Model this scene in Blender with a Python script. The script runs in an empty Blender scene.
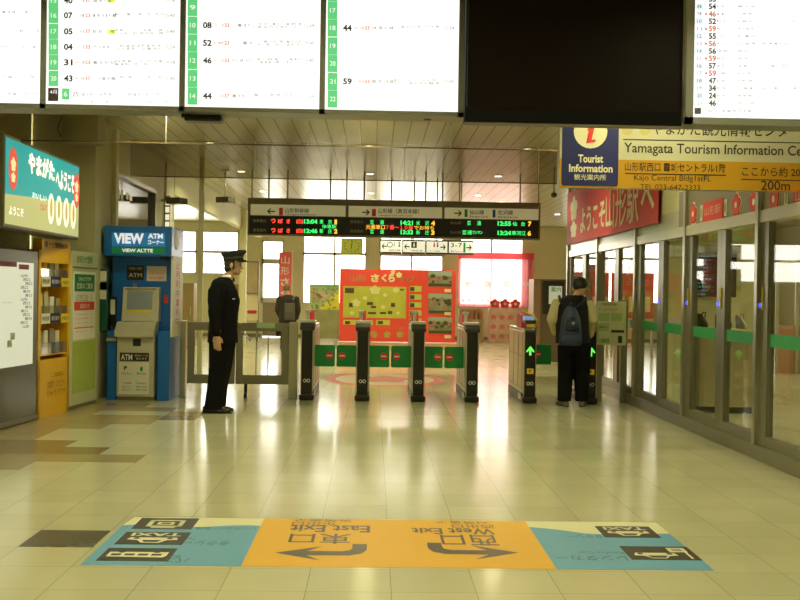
import bpy, bmesh, math, random
from mathutils import Vector, Matrix
random.seed(7)
V = Vector
S = bpy.context.scene
COL = S.collection
PI = math.pi
# ------------------------------------------------------------------ camera
FPX, CAMZ = 1050.0, 1.4
yaw, pit, rol = 26.1/FPX, 7.0/FPX, math.radians(0.9)
fwd = V((math.sin(yaw)*math.cos(pit), math.cos(yaw)*math.cos(pit), -math.sin(pit)))
r0 = V((math.cos(yaw), -math.sin(yaw), 0)); u0 = r0.cross(fwd)
RT = r0*math.cos(rol) + u0*math.sin(rol); UP = -r0*math.sin(rol) + u0*math.cos(rol)
EYE = V((0, 0, CAMZ))
cd = bpy.data.cameras.new('camera'); cam = bpy.data.objects.new('camera', cd); COL.objects.link(cam)
cam.matrix_world = Matrix((( RT.x, UP.x, -fwd.x, EYE.x), (RT.y, UP.y, -fwd.y, EYE.y), (RT.z, UP.z, -fwd.z, EYE.z), (0, 0, 0, 1)))
cd.sensor_width = 36; cd.lens = 36*FPX/800; cd.clip_end = 200
S.camera = cam
def ray(px, py): return fwd*FPX + RT*(px-400) + UP*(300-py)
def hit(px, py, o, n):
    d = ray(px, py); return EYE + d*((V(o)-EYE).dot(n)/d.dot(n))
def at(px, py, Y): return hit(px, py, (0, Y, 0), V((0, 1, 0)))
def fl(px, py): return hit(px, py, (0, 0, 0), V((0, 0, 1)))
# ------------------------------------------------------------------ materials
MATS = {}
def mat(name, col, rough=.5, metal=0., var=.06, scale=6., emit=None, est=1., bump=0., spec=.5, coat=0.):
    if name in MATS: return MATS[name]
    m = bpy.data.materials.new(name); m.use_nodes = True; nt = m.node_tree; b = nt.nodes['Principled BSDF']
    c = (*col, 1)
    tc = nt.nodes.new('ShaderNodeTexCoord'); nz = nt.nodes.new('ShaderNodeTexNoise'); nz.inputs['Scale'].default_value = scale; nz.inputs['Detail'].default_value = 5
    nt.links.new(tc.outputs['Object'], nz.inputs['Vector'])
    mr = nt.nodes.new('ShaderNodeMapRange'); mr.inputs['To Min'].default_value = 1-var; mr.inputs['To Max'].default_value = 1+var
    nt.links.new(nz.outputs['Fac'], mr.inputs['Value'])
    vm = nt.nodes.new('ShaderNodeVectorMath'); vm.operation = 'SCALE'; vm.inputs[0].default_value = col
    nt.links.new(mr.outputs['Result'], vm.inputs['Scale'])
    nt.links.new(vm.outputs['Vector'], b.inputs['Base Color'])
    b.inputs['Roughness'].default_value = rough; b.inputs['Metallic'].default_value = metal
    b.inputs['Specular IOR Level'].default_value = spec; b.inputs['Coat Weight'].default_value = coat
    if emit:
        b.inputs['Emission Color'].default_value = (*emit, 1); b.inputs['Emission Strength'].default_value = est
    if bump:
        bp = nt.nodes.new('ShaderNodeBump'); bp.inputs['Strength'].default_value = bump; bp.inputs['Distance'].default_value = .01
        nt.links.new(nz.outputs['Fac'], bp.inputs['Height']); nt.links.new(bp.outputs['Normal'], b.inputs['Normal'])
    MATS[name] = m; return m
def glow(name, col, st): return mat(name, tuple(c*.3 for c in col), .4, emit=col, est=st)
def glassmat(name, tint=(.93, .95, .92), refl=.12, haze=0., hazecol=(.6, .6, .5)):
    if name in MATS: return MATS[name]
    m = bpy.data.materials.new(name); m.use_nodes = True; nt = m.node_tree; nt.nodes.clear()
    o = nt.nodes.new('ShaderNodeOutputMaterial'); t = nt.nodes.new('ShaderNodeBsdfTransparent'); t.inputs[0].default_value = (*tint, 1)
    g = nt.nodes.new('ShaderNodeBsdfGlossy'); g.inputs['Roughness'].default_value = .02
    lw = nt.nodes.new('ShaderNodeLayerWeight'); lw.inputs['Blend'].default_value = .25
    mr = nt.nodes.new('ShaderNodeMapRange'); mr.inputs['To Min'].default_value = refl*.5; mr.inputs['To Max'].default_value = min(1, refl*4)
    mx = nt.nodes.new('ShaderNodeMixShader'); nt.links.new(lw.outputs['Facing'], mr.inputs['Value']); nt.links.new(mr.outputs[0], mx.inputs[0])
    src = t.outputs[0]
    if haze:
        d = nt.nodes.new('ShaderNodeBsdfDiffuse'); d.inputs[0].default_value = (*hazecol, 1); m2 = nt.nodes.new('ShaderNodeMixShader'); m2.inputs[0].default_value = haze
        nt.links.new(t.outputs[0], m2.inputs[1]); nt.links.new(d.outputs[0], m2.inputs[2]); src = m2.outputs[0]
    nt.links.new(src, mx.inputs[1]); nt.links.new(g.outputs[0], mx.inputs[2]); nt.links.new(mx.outputs[0], o.inputs[0])
    MATS[name] = m; return m
def stripes(name, col, line, period, width, axis, rough=.3, metal=0., axis2=None, period2=1, width2=.01, var=.05, bump=0., spec=.5, nscale=2.):
    """surface with thin joint lines across AXIS every PERIOD metres (world coordinates)"""
    m = bpy.data.materials.new(name); m.use_nodes = True; nt = m.node_tree; b = nt.nodes['Principled BSDF']
    g = nt.nodes.new('ShaderNodeNewGeometry'); sp = nt.nodes.new('ShaderNodeSeparateXYZ'); nt.links.new(g.outputs['Position'], sp.inputs[0])
    def math_(op, a, bb):
        n = nt.nodes.new('ShaderNodeMath'); n.operation = op
        for i, v in enumerate((a, bb)):
            if isinstance(v, (int, float)): n.inputs[i].default_value = v
            elif v is not None: nt.links.new(v, n.inputs[i])
        return n.outputs[0]
    def joint(ax, p, w, off=0.):
        q = math_('ADD', sp.outputs[ax], 100*p+off); q = math_('MODULO', q, p); return math_('LESS_THAN', q, w)
    j = joint(axis, period, width)
    if axis2: j = math_('MAXIMUM', j, joint(axis2, period2, width2))
    nz = nt.nodes.new('ShaderNodeTexNoise'); nz.inputs['Scale'].default_value = nscale; nz.inputs['Detail'].default_value = 6; nt.links.new(g.outputs['Position'], nz.inputs['Vector'])
    mr = nt.nodes.new('ShaderNodeMapRange'); mr.inputs['To Min'].default_value = 1-var; mr.inputs['To Max'].default_value = 1+var; nt.links.new(nz.outputs['Fac'], mr.inputs['Value'])
    vm = nt.nodes.new('ShaderNodeVectorMath'); vm.operation = 'SCALE'; vm.inputs[0].default_value = col; nt.links.new(mr.outputs[0], vm.inputs['Scale'])
    mx = nt.nodes.new('ShaderNodeMix'); mx.data_type = 'RGBA'; nt.links.new(j, mx.inputs[0]); nt.links.new(vm.outputs[0], mx.inputs[6]); mx.inputs[7].default_value = (*line, 1)
    nt.links.new(mx.outputs[2], b.inputs['Base Color'])
    rr = nt.nodes.new('ShaderNodeMapRange'); rr.inputs['To Min'].default_value = rough*.85; rr.inputs['To Max'].default_value = rough*1.25; nt.links.new(nz.outputs['Fac'], rr.inputs['Value'])
    nt.links.new(rr.outputs[0], b.inputs['Roughness'])
    b.inputs['Metallic'].default_value = metal; b.inputs['Specular IOR Level'].default_value = spec
    if bump:
        n2 = nt.nodes.new('ShaderNodeTexNoise'); n2.inputs['Scale'].default_value = 3.; nt.links.new(g.outputs['Position'], n2.inputs['Vector'])
        bp = nt.nodes.new('ShaderNodeBump'); bp.inputs['Strength'].default_value = bump; bp.inputs['Distance'].default_value = .02; nt.links.new(n2.outputs['Fac'], bp.inputs['Height']); nt.links.new(bp.outputs['Normal'], b.inputs['Normal'])
    MATS[name] = m; return m
def floormat(name, col, rough):
    """0.4 m floor tiles: tile to tile tone, fine joints, a stronger joint every fourth tile"""
    m = stripes(name, col, tuple(c*.6 for c in col), .4, .004, 'X', rough, 0, 'Y', .4, .004, .07, bump=.035)
    nt = m.node_tree; b = nt.nodes['Principled BSDF']; mx = [n for n in nt.nodes if n.type == 'MIX'][0]
    g = [n for n in nt.nodes if n.type == 'NEW_GEOMETRY'][0]
    sb = nt.nodes.new('ShaderNodeVectorMath'); sb.operation = 'SUBTRACT'; sb.inputs[1].default_value = (.1, .1, 0); nt.links.new(g.outputs['Position'], sb.inputs[0])
    nt.links.new(sb.outputs[0], [n for n in nt.nodes if n.type == 'SEPXYZ'][0].inputs[0])
    sn = nt.nodes.new('ShaderNodeVectorMath'); sn.operation = 'SNAP'; sn.inputs[1].default_value = (.4, .4, 9); nt.links.new(sb.outputs[0], sn.inputs[0])
    wn = nt.nodes.new('ShaderNodeTexWhiteNoise'); nt.links.new(sn.outputs[0], wn.inputs['Vector'])
    mr = nt.nodes.new('ShaderNodeMapRange'); mr.inputs['To Min'].default_value = .96; mr.inputs['To Max'].default_value = 1.04; nt.links.new(wn.outputs['Value'], mr.inputs['Value'])
    vm = nt.nodes.new('ShaderNodeVectorMath'); vm.operation = 'SCALE'; nt.links.new(mx.outputs[2], vm.inputs[0]); nt.links.new(mr.outputs[0], vm.inputs['Scale'])
    nt.links.new(vm.outputs[0], b.inputs['Base Color'])
    return m
# ------------------------------------------------------------------ frames and mesh builder
class Fr:
    def __init__(s, o, R, U): s.o = V(o); s.R = V(R); s.U = V(U); s.n = s.R.cross(s.U)
    def p(s, u, v, t=0): return s.o + s.R*u + s.U*v + s.n*t
    def uv(s, px, py):
        q = hit(px, py, s.o, s.n) - s.o; return q.dot(s.R), q.dot(s.U)
    def r(s, x0, yt, x1, yb):
        a = s.uv(x0, yt); b = s.uv(x0, yb); c = s.uv(x1, (yt+yb)/2); return a[0], b[1], c[0], a[1]
def front(Y): return Fr((0, Y, 0), (1, 0, 0), (0, 0, 1))
def leftw(X): return Fr((X, 0, 0), (0, 1, 0), (0, 0, 1))
def rightw(X): return Fr((X, 0, 0), (0, -1, 0), (0, 0, 1))
FLR = Fr((0, 0, 0), (-1, 0, 0), (0, -1, 0))
_tc = {}
def textgeo(s, bold=0.):
    if any(ord(ch) > 0x3400 for ch in s): bold = min(bold, .008)
    k = (s, bold)
    if k not in _tc:
        c = bpy.data.curves.new('t', 'FONT'); c.body = s; c.size = 1; c.resolution_u = 3; c.offset = bold; c.fill_mode = 'FRONT'
        o = bpy.data.objects.new('t', c); COL.objects.link(o); bpy.context.view_layer.update()
        me = bpy.data.meshes.new_from_object(o.evaluated_get(bpy.context.evaluated_depsgraph_get()))
        vs = [v.co.copy() for v in me.vertices]; fs = [tuple(p.vertices) for p in me.polygons]
        bpy.data.objects.remove(o); bpy.data.curves.remove(c); bpy.data.meshes.remove(me)
        _tc[k] = (vs, fs)
    return _tc[k]
class MB:
    def __init__(s): s.bm = bmesh.new()
    def poly(s, pts):
        try: return s.bm.faces.new([s.bm.verts.new(p) for p in pts])
        except ValueError: return None
    def hull8(s, a):
        v = [s.bm.verts.new(p) for p in a]
        for f in ((0,3,2,1),(4,5,6,7),(0,1,5,4),(1,2,6,5),(2,3,7,6),(3,0,4,7)): s.bm.faces.new([v[i] for i in f])
    def box(s, x0, x1, y0, y1, z0, z1):
        s.hull8([(x0,y0,z0),(x1,y0,z0),(x1,y1,z0),(x0,y1,z0),(x0,y0,z1),(x1,y0,z1),(x1,y1,z1),(x0,y1,z1)]); return s
    def fb(s, F, t0, t1, u0, u1, v0, v1): return s.fbox(F, u0, v0, u1, v1, t0, t1)
    def fbox(s, F, u0, v0, u1, v1, t0=0, t1=.002):
        s.hull8([F.p(u0,v0,t0),F.p(u1,v0,t0),F.p(u1,v1,t0),F.p(u0,v1,t0),F.p(u0,v0,t1),F.p(u1,v0,t1),F.p(u1,v1,t1),F.p(u0,v1,t1)]); return s
    def fpoly(s, F, pts, t0=0, t1=.002):
        a = [s.bm.verts.new(F.p(u,v,t0)) for u,v in pts]; b = [s.bm.verts.new(F.p(u,v,t1)) for u,v in pts]; n = len(a)
        s.bm.faces.new(b); s.bm.faces.new(a[::-1])
        for i in range(n): s.bm.faces.new([a[i], a[(i+1)%n], b[(i+1)%n], b[i]])
        return s
    def disc(s, F, u, v, ru, rv=None, t0=0, t1=.002, n=24):
        rv = rv or ru; return s.fpoly(F, [(u+ru*math.cos(2*PI*k/n), v+rv*math.sin(2*PI*k/n)) for k in range(n)], t0, t1)
    def ring(s, F, u, v, ru, rv, w, t1=.002, n=28, a0=0, a1=2*PI):
        for k in range(n):
            a, b = a0+(a1-a0)*k/n, a0+(a1-a0)*(k+1)/n
            s.poly([F.p(u+(ru-w)*math.cos(a), v+(rv-w)*math.sin(a), t1), F.p(u+ru*math.cos(a), v+rv*math.sin(a), t1), F.p(u+ru*math.cos(b), v+rv*math.sin(b), t1), F.p(u+(ru-w)*math.cos(b), v+(rv-w)*math.sin(b), t1)])
        return s
    def flower(s, F, u, v, ru, rv=None, t0=0, t1=.004):
        rv = rv or ru
        pts = []
        for k in range(40):
            a = 2*PI*k/40; r = .72+.28*abs(math.cos(2.5*(a-PI/2))); pts.append((u+ru*r*math.cos(a), v+rv*r*math.sin(a)))
        return s.fpoly(F, pts, t0, t1)
    def text(s, F, st, u0, v0, u1, v1, t=.003, bold=0., keep=False):
        vs, fs = textgeo(st, bold)
        if not vs: return s
        x0 = min(v.x for v in vs); x1 = max(v.x for v in vs); y0 = min(v.y for v in vs); y1 = max(v.y for v in vs)
        sx = (u1-u0)/max(x1-x0, 1e-6); sy = (v1-v0)/max(y1-y0, 1e-6)
        if keep: sx = min(sx, sy*1.0)
        nv = [s.bm.verts.new(F.p(u0+(v.x-x0)*sx, v0+(v.y-y0)*sy, t)) for v in vs]
        for f in fs:
            try: s.bm.faces.new([nv[i] for i in f])
            except ValueError: pass
        return s
    def loft(s, secs, cap=True, n=16):
        """secs: (centre, axis a vector, axis b vector)"""
        rings = []
        for c, a, b in secs:
            c, a, b = V(c), V(a), V(b)
            rings.append([s.bm.verts.new(c + a*math.cos(2*PI*k/n) + b*math.sin(2*PI*k/n)) for k in range(n)])
        for i in range(len(rings)-1):
            for k in range(n): s.bm.faces.new([rings[i][k], rings[i][(k+1)%n], rings[i+1][(k+1)%n], rings[i+1][k]])
        if cap: s.bm.faces.new(rings[0][::-1]); s.bm.faces.new(rings[-1])
        return s
    def tube(s, pts, rad, n=10, sq=(1, 1)):
        pts = [V(p) for p in pts]; rs = rad if isinstance(rad, (list, tuple)) else [rad]*len(pts); secs = []
        for i, p in enumerate(pts):
            d = (pts[min(i+1, len(pts)-1)] - pts[max(i-1, 0)]).normalized()
            h = V((0, 1, 0)) if abs(d.z) > .8 else V((0, 0, 1))
            a = d.cross(h).normalized(); b = d.cross(a).normalized()
            secs.append((p, a*rs[i]*sq[0], b*rs[i]*sq[1]))
        return s.loft(secs, True, n)
    def cyl(s, p0, p1, r, r2=None, n=16): return s.tube([p0, p1], [r, r if r2 is None else r2], n)
    def ell(s, c, rx, ry, rz, n=14, m=9, M=None):
        c = V(c); secs = []
        for j in range(1, m):
            a = PI*j/m
            secs.append((c + V((0, 0, -rz*math.cos(a))), V((rx*math.sin(a), 0, 0)), V((0, ry*math.sin(a), 0))))
        if M is not None: secs = [(c + M @ (p-c), M @ a, M @ b) for p, a, b in secs]
        return s.loft(secs, True, n)
    def cone(s, p0, ra, p1, rb):
        p0, p1 = V(p0), V(p1); s.ell(p0, ra, ra, ra, 12, 8); s.ell(p1, rb, rb, rb, 12, 8)
        if (p1-p0).length > 1e-4: s.tube([p0, p1], [ra, rb], 12)
        return s
    def lathe(s, c, prof, n=20, ax=(1, 0, 0), bx=(0, 1, 0), up=(0, 0, 1)):
        c, ax, bx, up = V(c), V(ax), V(bx), V(up)
        return s.loft([(c+up*z, ax*max(r, 1e-4), bx*max(r, 1e-4)) for r, z in prof], True, n)
    def build(s, name, m, parent=None, bevel=0, smooth=False, remesh=0, mats=None, local=False, kind=None, label=None):
        me = bpy.data.meshes.new(name)
        bmesh.ops.recalc_face_normals(s.bm, faces=s.bm.faces) if (bevel or remesh or smooth) else None
        s.bm.to_mesh(me); s.bm.free()
        o = bpy.data.objects.new(name, me); COL.objects.link(o)
        if remesh:
            md = o.modifiers.new('r', 'REMESH'); md.mode = 'VOXEL'; md.voxel_size = remesh
            sm = o.modifiers.new('s', 'SMOOTH'); sm.factor = .5; sm.iterations = 3
            bpy.context.view_layer.update()
            m2 = bpy.data.meshes.new_from_object(o.evaluated_get(bpy.context.evaluated_depsgraph_get()))
            o.modifiers.clear(); o.data = m2; m2.name = name; bpy.data.meshes.remove(me); me = m2; smooth = True
        for x in (mats or [m]): me.materials.append(x)
        if smooth:
            for p in me.polygons: p.use_smooth = True
        if bevel:
            md = o.modifiers.new('bevel', 'BEVEL'); md.width = bevel; md.segments = 2; md.limit_method = 'ANGLE'; md.harden_normals = False
        if parent is not None:
            o.parent = parent
            if not local:
                inv = Matrix.Translation(-parent.location) if not parent.get('_p') else None
                me.transform(Matrix.Translation(-wl(parent)))
        elif not local:                              # origin at the base of the thing
            if me.vertices:
                xs = [v.co for v in me.vertices]; c = V((sum(v.x for v in xs)/len(xs), sum(v.y for v in xs)/len(xs), min(v.z for v in xs)))
                me.transform(Matrix.Translation(-c)); o.location = c
        if kind: o['kind'] = kind
        if label: o['label'] = label
        return o
def wl(o):
    p = V((0, 0, 0))
    while o is not None: p = p + o.location; o = o.parent
    return p
def empty(name, loc, label=None, cat=None, group=None, kind=None, rz=0):
    o = bpy.data.objects.new(name, None); COL.objects.link(o); o.location = loc; o.rotation_euler = (0, 0, rz); o.empty_display_size = .1
    return tag(o, label, cat, group, kind)
def tag(o, label=None, cat=None, group=None, kind=None):
    for k, v in (('label', label), ('category', cat), ('group', group), ('kind', kind)):
        if v: o[k] = v
    return o
def copy_tree(o, parent=None):
    c = o.copy(); COL.objects.link(c); c.parent = parent
    for ch in list(o.children): copy_tree(ch, c)
    return c
# ------------------------------------------------------------------ palette
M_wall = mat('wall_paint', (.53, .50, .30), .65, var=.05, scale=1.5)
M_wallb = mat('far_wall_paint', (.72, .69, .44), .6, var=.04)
M_dkwall = mat('dull_wall_panel', (.36, .31, .2), .45, var=.06, scale=2)
M_steel = mat('brushed_steel', (.5, .485, .4), .32, .85, var=.08, scale=12)
M_dsteel = mat('dark_bronze_steel', (.29, .275, .21), .35, .7, var=.08, scale=12)
M_alu = mat('satin_aluminium', (.72, .7, .62), .3, .9)
M_frame = mat('display_frame_grey', (.24, .24, .20), .4, .5)
M_black = mat('black_plastic', (.012, .011, .010), .3)
M_char = mat('charcoal_plastic', (.03, .03, .028), .4)
M_white = mat('white_print', (.85, .84, .78), .5, var=.02)
M_cream = mat('cream_print', (.80, .75, .52), .5, var=.02)
M_ink = mat('black_print', (.02, .018, .015), .5)
M_green = mat('green_vinyl', (.015, .30, .08), .4)
M_red = mat('red_print', (.75, .05, .04), .5)
M_redb = mat('red_board_print', (.82, .07, .05), .5)
M_yel = mat('yellow_print', (.80, .62, .05), .5)
M_orange = mat('orange_paint', (.80, .46, .02), .4)
M_blue = mat('blue_paint', (.01, .16, .62), .35)
M_navy = mat('navy_print', (.02, .025, .13), .5)
GL = glassmat('clear_glass', (.95, .96, .94), .045)
GLW = glassmat('window_glass', (.97, .97, .97), .05)
# ------------------------------------------------------------------ the setting
CZ = 3.49
YB = 32.0
XL, XL2, XR = -4.15, -3.45, 3.34
# floor as one mesh of 0.4 m tiles with plain, mid and dark tiles
fb = bmesh.new(); ts = .4
nx0, nx1, ny0, ny1 = -21, 30, -9, 80
vg = {}
def fv(i, j):
    if (i, j) not in vg: vg[i, j] = fb.verts.new((i*ts+.1, j*ts+.1, 0))
    return vg[i, j]
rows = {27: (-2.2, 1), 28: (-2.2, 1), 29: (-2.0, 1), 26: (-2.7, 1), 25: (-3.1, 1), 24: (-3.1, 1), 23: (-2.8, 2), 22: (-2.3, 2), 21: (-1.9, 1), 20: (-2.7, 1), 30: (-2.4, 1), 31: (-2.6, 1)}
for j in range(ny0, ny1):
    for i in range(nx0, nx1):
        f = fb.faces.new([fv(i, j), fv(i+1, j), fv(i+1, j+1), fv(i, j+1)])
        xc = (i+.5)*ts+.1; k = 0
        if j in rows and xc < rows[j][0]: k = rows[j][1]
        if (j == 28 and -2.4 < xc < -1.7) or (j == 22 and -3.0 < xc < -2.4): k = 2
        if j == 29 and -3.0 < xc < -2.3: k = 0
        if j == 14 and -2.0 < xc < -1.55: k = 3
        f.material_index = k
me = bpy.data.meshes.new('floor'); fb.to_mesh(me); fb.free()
floor = bpy.data.objects.new('floor', me); COL.objects.link(floor); floor['kind'] = 'structure'
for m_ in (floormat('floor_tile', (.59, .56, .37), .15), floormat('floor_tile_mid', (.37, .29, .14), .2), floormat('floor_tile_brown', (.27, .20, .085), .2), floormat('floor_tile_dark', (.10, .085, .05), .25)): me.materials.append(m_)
b = MB().box(-8, 12, -3.2, YB, CZ, CZ+.15)
b.build('ceiling', stripes('ceiling_panels', (.49, .45, .27), (.07, .055, .028), .21, .016, 'X', .30, .25, var=.03, nscale=.7), kind='structure')
def wall(name, axis, c, th, a0, a1, openings, m=M_wall, z1=CZ, parent=None):
    """wall panel at coordinate C across AXIS with rectangular openings (a, b, z0, z1)"""
    b = MB(); cur = a0
    def add(p, q, z0, zz):
        if q-p < 1e-4 or zz-z0 < 1e-4: return
        if axis == 'Y': b.box(p, q, c, c+th, z0, zz)
        else: b.box(c, c+th, p, q, z0, zz)
    for (p, q, z0, zt) in sorted(openings):
        add(cur, p, 0, z1); add(p, q, 0, z0); add(p, q, zt, z1); cur = q
    add(cur, a1, 0, z1)
    return b.build(name, m, parent, kind='structure')
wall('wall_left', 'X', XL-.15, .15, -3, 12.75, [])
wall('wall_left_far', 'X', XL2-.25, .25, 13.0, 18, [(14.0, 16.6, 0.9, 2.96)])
wall('wall_left_return', 'Y', 18, .15, -8, XL2, [])
wall('wall_left_outer', 'X', -8.15, .15, 18, YB, [])
wall('wall_rear', 'Y', -3.15, .15, XL-.15, 12, [])
wall('wall_right_outer', 'X', 12, .15, -3, YB, [])
# pillar beside the ticket corner, bulkhead and posts beyond the gates
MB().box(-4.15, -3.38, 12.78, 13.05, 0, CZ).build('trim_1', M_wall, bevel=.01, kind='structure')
MB().box(-3.5, -3.40, 13.86, 14.0, 0, CZ).build('trim_2', M_wallb, kind='structure')
MB().box(XL2-.12, XL2+.03, 18, YB, 3.02, CZ).build('trim_3', M_wallb, kind='structure')
for i, (px, Y, w) in enumerate(((200, 16.6, .075), (242, 27., .18))):
    p = at(px, 300, Y); MB().box(p.x-w/2, p.x+w/2, Y, Y+w, 0, CZ-.01).build('pillar', M_wallb, kind='structure', bevel=.01)
p = at(171, 300, 17.6); MB().box(XL2-.02, XL2+.03, 17.3, 17.95, 0, CZ).build('pillar', M_wallb, kind='structure', bevel=.01)
# far wall with its windows
fY = front(YB)
def X_(px): return fY.uv(px, 295)[0]
def Z_(py, px=374): return fY.uv(px, py)[1]
wins = [(125, 152, 277, 232), (155, 196, 277, 232), (199, 238, 277, 232), (302, 366, 305, 234), (379, 443, 305, 234), (459, 523, 304, 234), (568, 604, 300, 238), (606, 632, 300, 238), (640, 660, 300, 238), (765, 805, 275, 240)]
ops = []
for a, bb, yb, yt in wins: ops.append((X_(a), X_(bb), max(Z_(yb), 1.0), min(Z_(yt), 3.2)))
dx0, dx1 = X_(261), X_(283.5)
ops.append((dx0, dx1, 0.0, 2.95))
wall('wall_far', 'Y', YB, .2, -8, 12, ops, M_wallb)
for i, (x0, x1, z0, z1) in enumerate(sorted(ops[:-1])):
    e = empty('window_%d' % (i+1), ((x0+x1)/2, YB, z0), kind='structure')
    b = MB(); t = .05
    for q in ((x0, x0+t, z0, z1), (x1-t, x1, z0, z1), (x0, x1, z0, z0+t), (x0, x1, z1-t, z1), (x0, x1, 2.52, 2.60)): b.box(q[0], q[1], YB+.04, YB+.12, q[2], q[3])
    if x1-x0 > 1.4: b.box((x0+x1)/2-.03, (x0+x1)/2+.03, YB+.04, YB+.12, z0, z1)
    b.build('window_frame', M_alu, e)
    MB().box(x0, x1, YB+.08, YB+.088, z0, z1).build('pane', GLW, e)
    MB().box(x0-.05, x1+.05, YB-.06, YB+.04, z0-.05, z0-.003).build('window_sill', M_wallb, e)
e = empty('door_1', ((dx0+dx1)/2, YB, 0), kind='structure'); b = MB()
for q in ((dx0, dx0+.06, 0, 2.95), (dx1-.06, dx1, 0, 2.95), (dx0, dx1, 2.89, 2.95), (dx0, dx1, 2.22, 2.38), (dx0, dx1, 1.05, 1.2)): b.box(q[0], q[1], YB+.02, YB+.12, q[2], q[3])
b.build('door_frame', M_alu, e)
MB().box(dx0+.06, dx1-.06, YB+.06, YB+.09, .02, 1.05).build('panel', M_dkwall, e)
MB().box(dx0+.06, dx1-.06, YB+.07, YB+.078, 1.2, 2.89).build('pane', GLW, e)
# skirting of the far wall
MB().box(-8, dx0, YB-.02, YB, 0, .1).box(dx1, 12, YB-.02, YB, 0, .1).build('baseboard_far', M_dsteel, kind='structure')
# two glass smoke barriers hanging from the ceiling
SMK = glassmat('smoke_barrier_glass', (.93, .92, .88), .04, .02, (.5, .45, .3))
SMK2 = glassmat('hazy_barrier_glass', (.72, .70, .62), .06, .10, (.5, .43, .28))
for Y, m_, lab in ((11.4, SMK, 'clear glass smoke barrier hung across the ceiling, the one nearer the camera'), (14.8, SMK2, 'hazy glass smoke barrier hung across the ceiling above the ticket gates')):
    xl = XL+.01 if Y < 12.7 else XL2+.01
    e = empty('smoke_barrier', (0, Y, 2.96), lab, 'smoke barrier')
    MB().box(xl, XR-.01, Y-.003, Y+.003, 2.985, CZ-.001).build('glass_sheet', m_, e)
    MB().box(xl, XR-.01, Y-.006, Y+.006, 2.972, 2.985).build('bottom_rail', mat('brown_rail', (.10, .07, .03), .6, spec=.2), e)
    b = MB()
    if Y < 12:
        for px in (166, 308, 451): q = at(px, 135, Y).x; b.box(q-.006, q+.006, Y-.006, Y+.006, 2.985, CZ-.001)
    else:
        for q in (-1.7, .4, 2.3): b.box(q-.003, q+.003, Y-.004, Y+.004, 2.985, CZ-.001)
    b.build('joint_strip', M_alu, e)
# shop window high in the left wall beside the ATM
e = empty('window_20', (XL2, 15.3, .9), kind='structure')
MB().box(XL2-.06, XL2-.05, 14.0, 16.6, .9, 2.96).build('pane', mat('dark_reflecting_glass', (.02, .022, .02), .04, spec=.9), e)
b = MB()
for q in ((14.0, 14.06, .9, 2.96), (16.54, 16.6, .9, 2.96), (14, 16.6, 2.9, 2.96), (14, 16.6, .9, .96)): b.box(XL2-.08, XL2+.01, q[0], q[1], q[2], q[3])
b.build('window_frame', M_dsteel, e)
b = MB(); F = leftw(XL2-.05)
for i in range(3): b.fbox(F, 14.15+.2*i, 2.62, 14.27+.2*i, 2.76)
b.fbox(F, 14.85, 2.66, 14.97, 2.76).fbox(F, 15.05, 2.66, 15.2, 2.74)
b.build('sign_mark', M_cream, e)
# right glass partition -------------------------------------------------------
posts = [18.0, 16.75, 15.6, 14.5, 13.3, 12.25, 11.15, 10.1, 9.0, 7.85, 6.7, 5.55, 4.4, 3.25, 2.1]
pm = mat('pale_metal_header', (.62, .57, .44), .28, .5)
MB().box(XR, XR+.14, 2.0, 18.1, 2.06, 2.17).build('wall_right_header', pm, kind='structure', bevel=.006)
MB().box(XR+.02, XR+.12, 11.55, 18.1, 2.17, 2.36).build('wall_right_band', pm, kind='structure')
MB().box(XR+.02, XR+.12, 2.0, 11.55, 2.17, 2.56).build('wall_right_fascia', mat('brown_metal_fascia', (.30, .25, .16), .35, .4), kind='structure')
MB().box(XR+.03, XR+.11, 2.0, 11.55, 2.56, CZ).box(XR+.03, XR+.11, 11.55, 18.1, 2.36, CZ).build('wall_right_upper', M_wallb, kind='structure')
MB().box(XR-.01, XR+.13, 2.0, 18.1, 0, .13).build('trim_4', M_dsteel, kind='structure', bevel=.008)
MB().box(XR, XR+.14, -3, 2.0, 0, CZ).build('wall_right', M_wall, kind='structure')
b = MB()
for y in posts[::2]: b.box(XR-.015, XR+.03, y+.05, y+.12, .13, CZ)
b.build('trim_5', M_steel, kind='structure')
for i in range(len(posts)-1):
    y1, y0 = posts[i], posts[i+1]
    e = empty('door_%d' % (i+2), (XR+.05, (y0+y1)/2, .13), kind='structure')
    for yy in (y0, y1-.12):
        MB().box(XR+.02, XR+.085, yy, yy+.12, .13, 2.06).box(XR+.035, XR+.07, yy-.008, yy, .13, 2.06).build('stile', M_dsteel, e, bevel=.004)
    MB().box(XR+.02, XR+.08, y0+.12, y1-.12, .13, .22).build('bottom_rail', M_dsteel, e)
    MB().box(XR+.045, XR+.053, y0+.12, y1-.12, .22, 2.06).build('pane', GL, e)
    if y1 < 14.6:
        MB().box(XR+.041, XR+.0445, y0+.12, y1-.12, .99, 1.10).build('green_band', M_green, e)
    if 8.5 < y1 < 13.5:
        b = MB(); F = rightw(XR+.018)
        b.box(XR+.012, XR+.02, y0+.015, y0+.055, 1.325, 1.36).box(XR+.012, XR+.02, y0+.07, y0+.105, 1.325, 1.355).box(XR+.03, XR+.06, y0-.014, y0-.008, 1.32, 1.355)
        b.build('blue_glint', glow('blue_glint_glow', (.08, .1, 1.0), 1.6), e, label='tiny blue reflections drawn as glowing marks')  # blue reflections on the stiles, put in as small glowing boxes
        if y1 < 11.5: MB().box(XR+.008, XR+.02, y1-.03, y1-.01, 1.3, 1.5).build('yellow_tag', M_yel, e)
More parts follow.
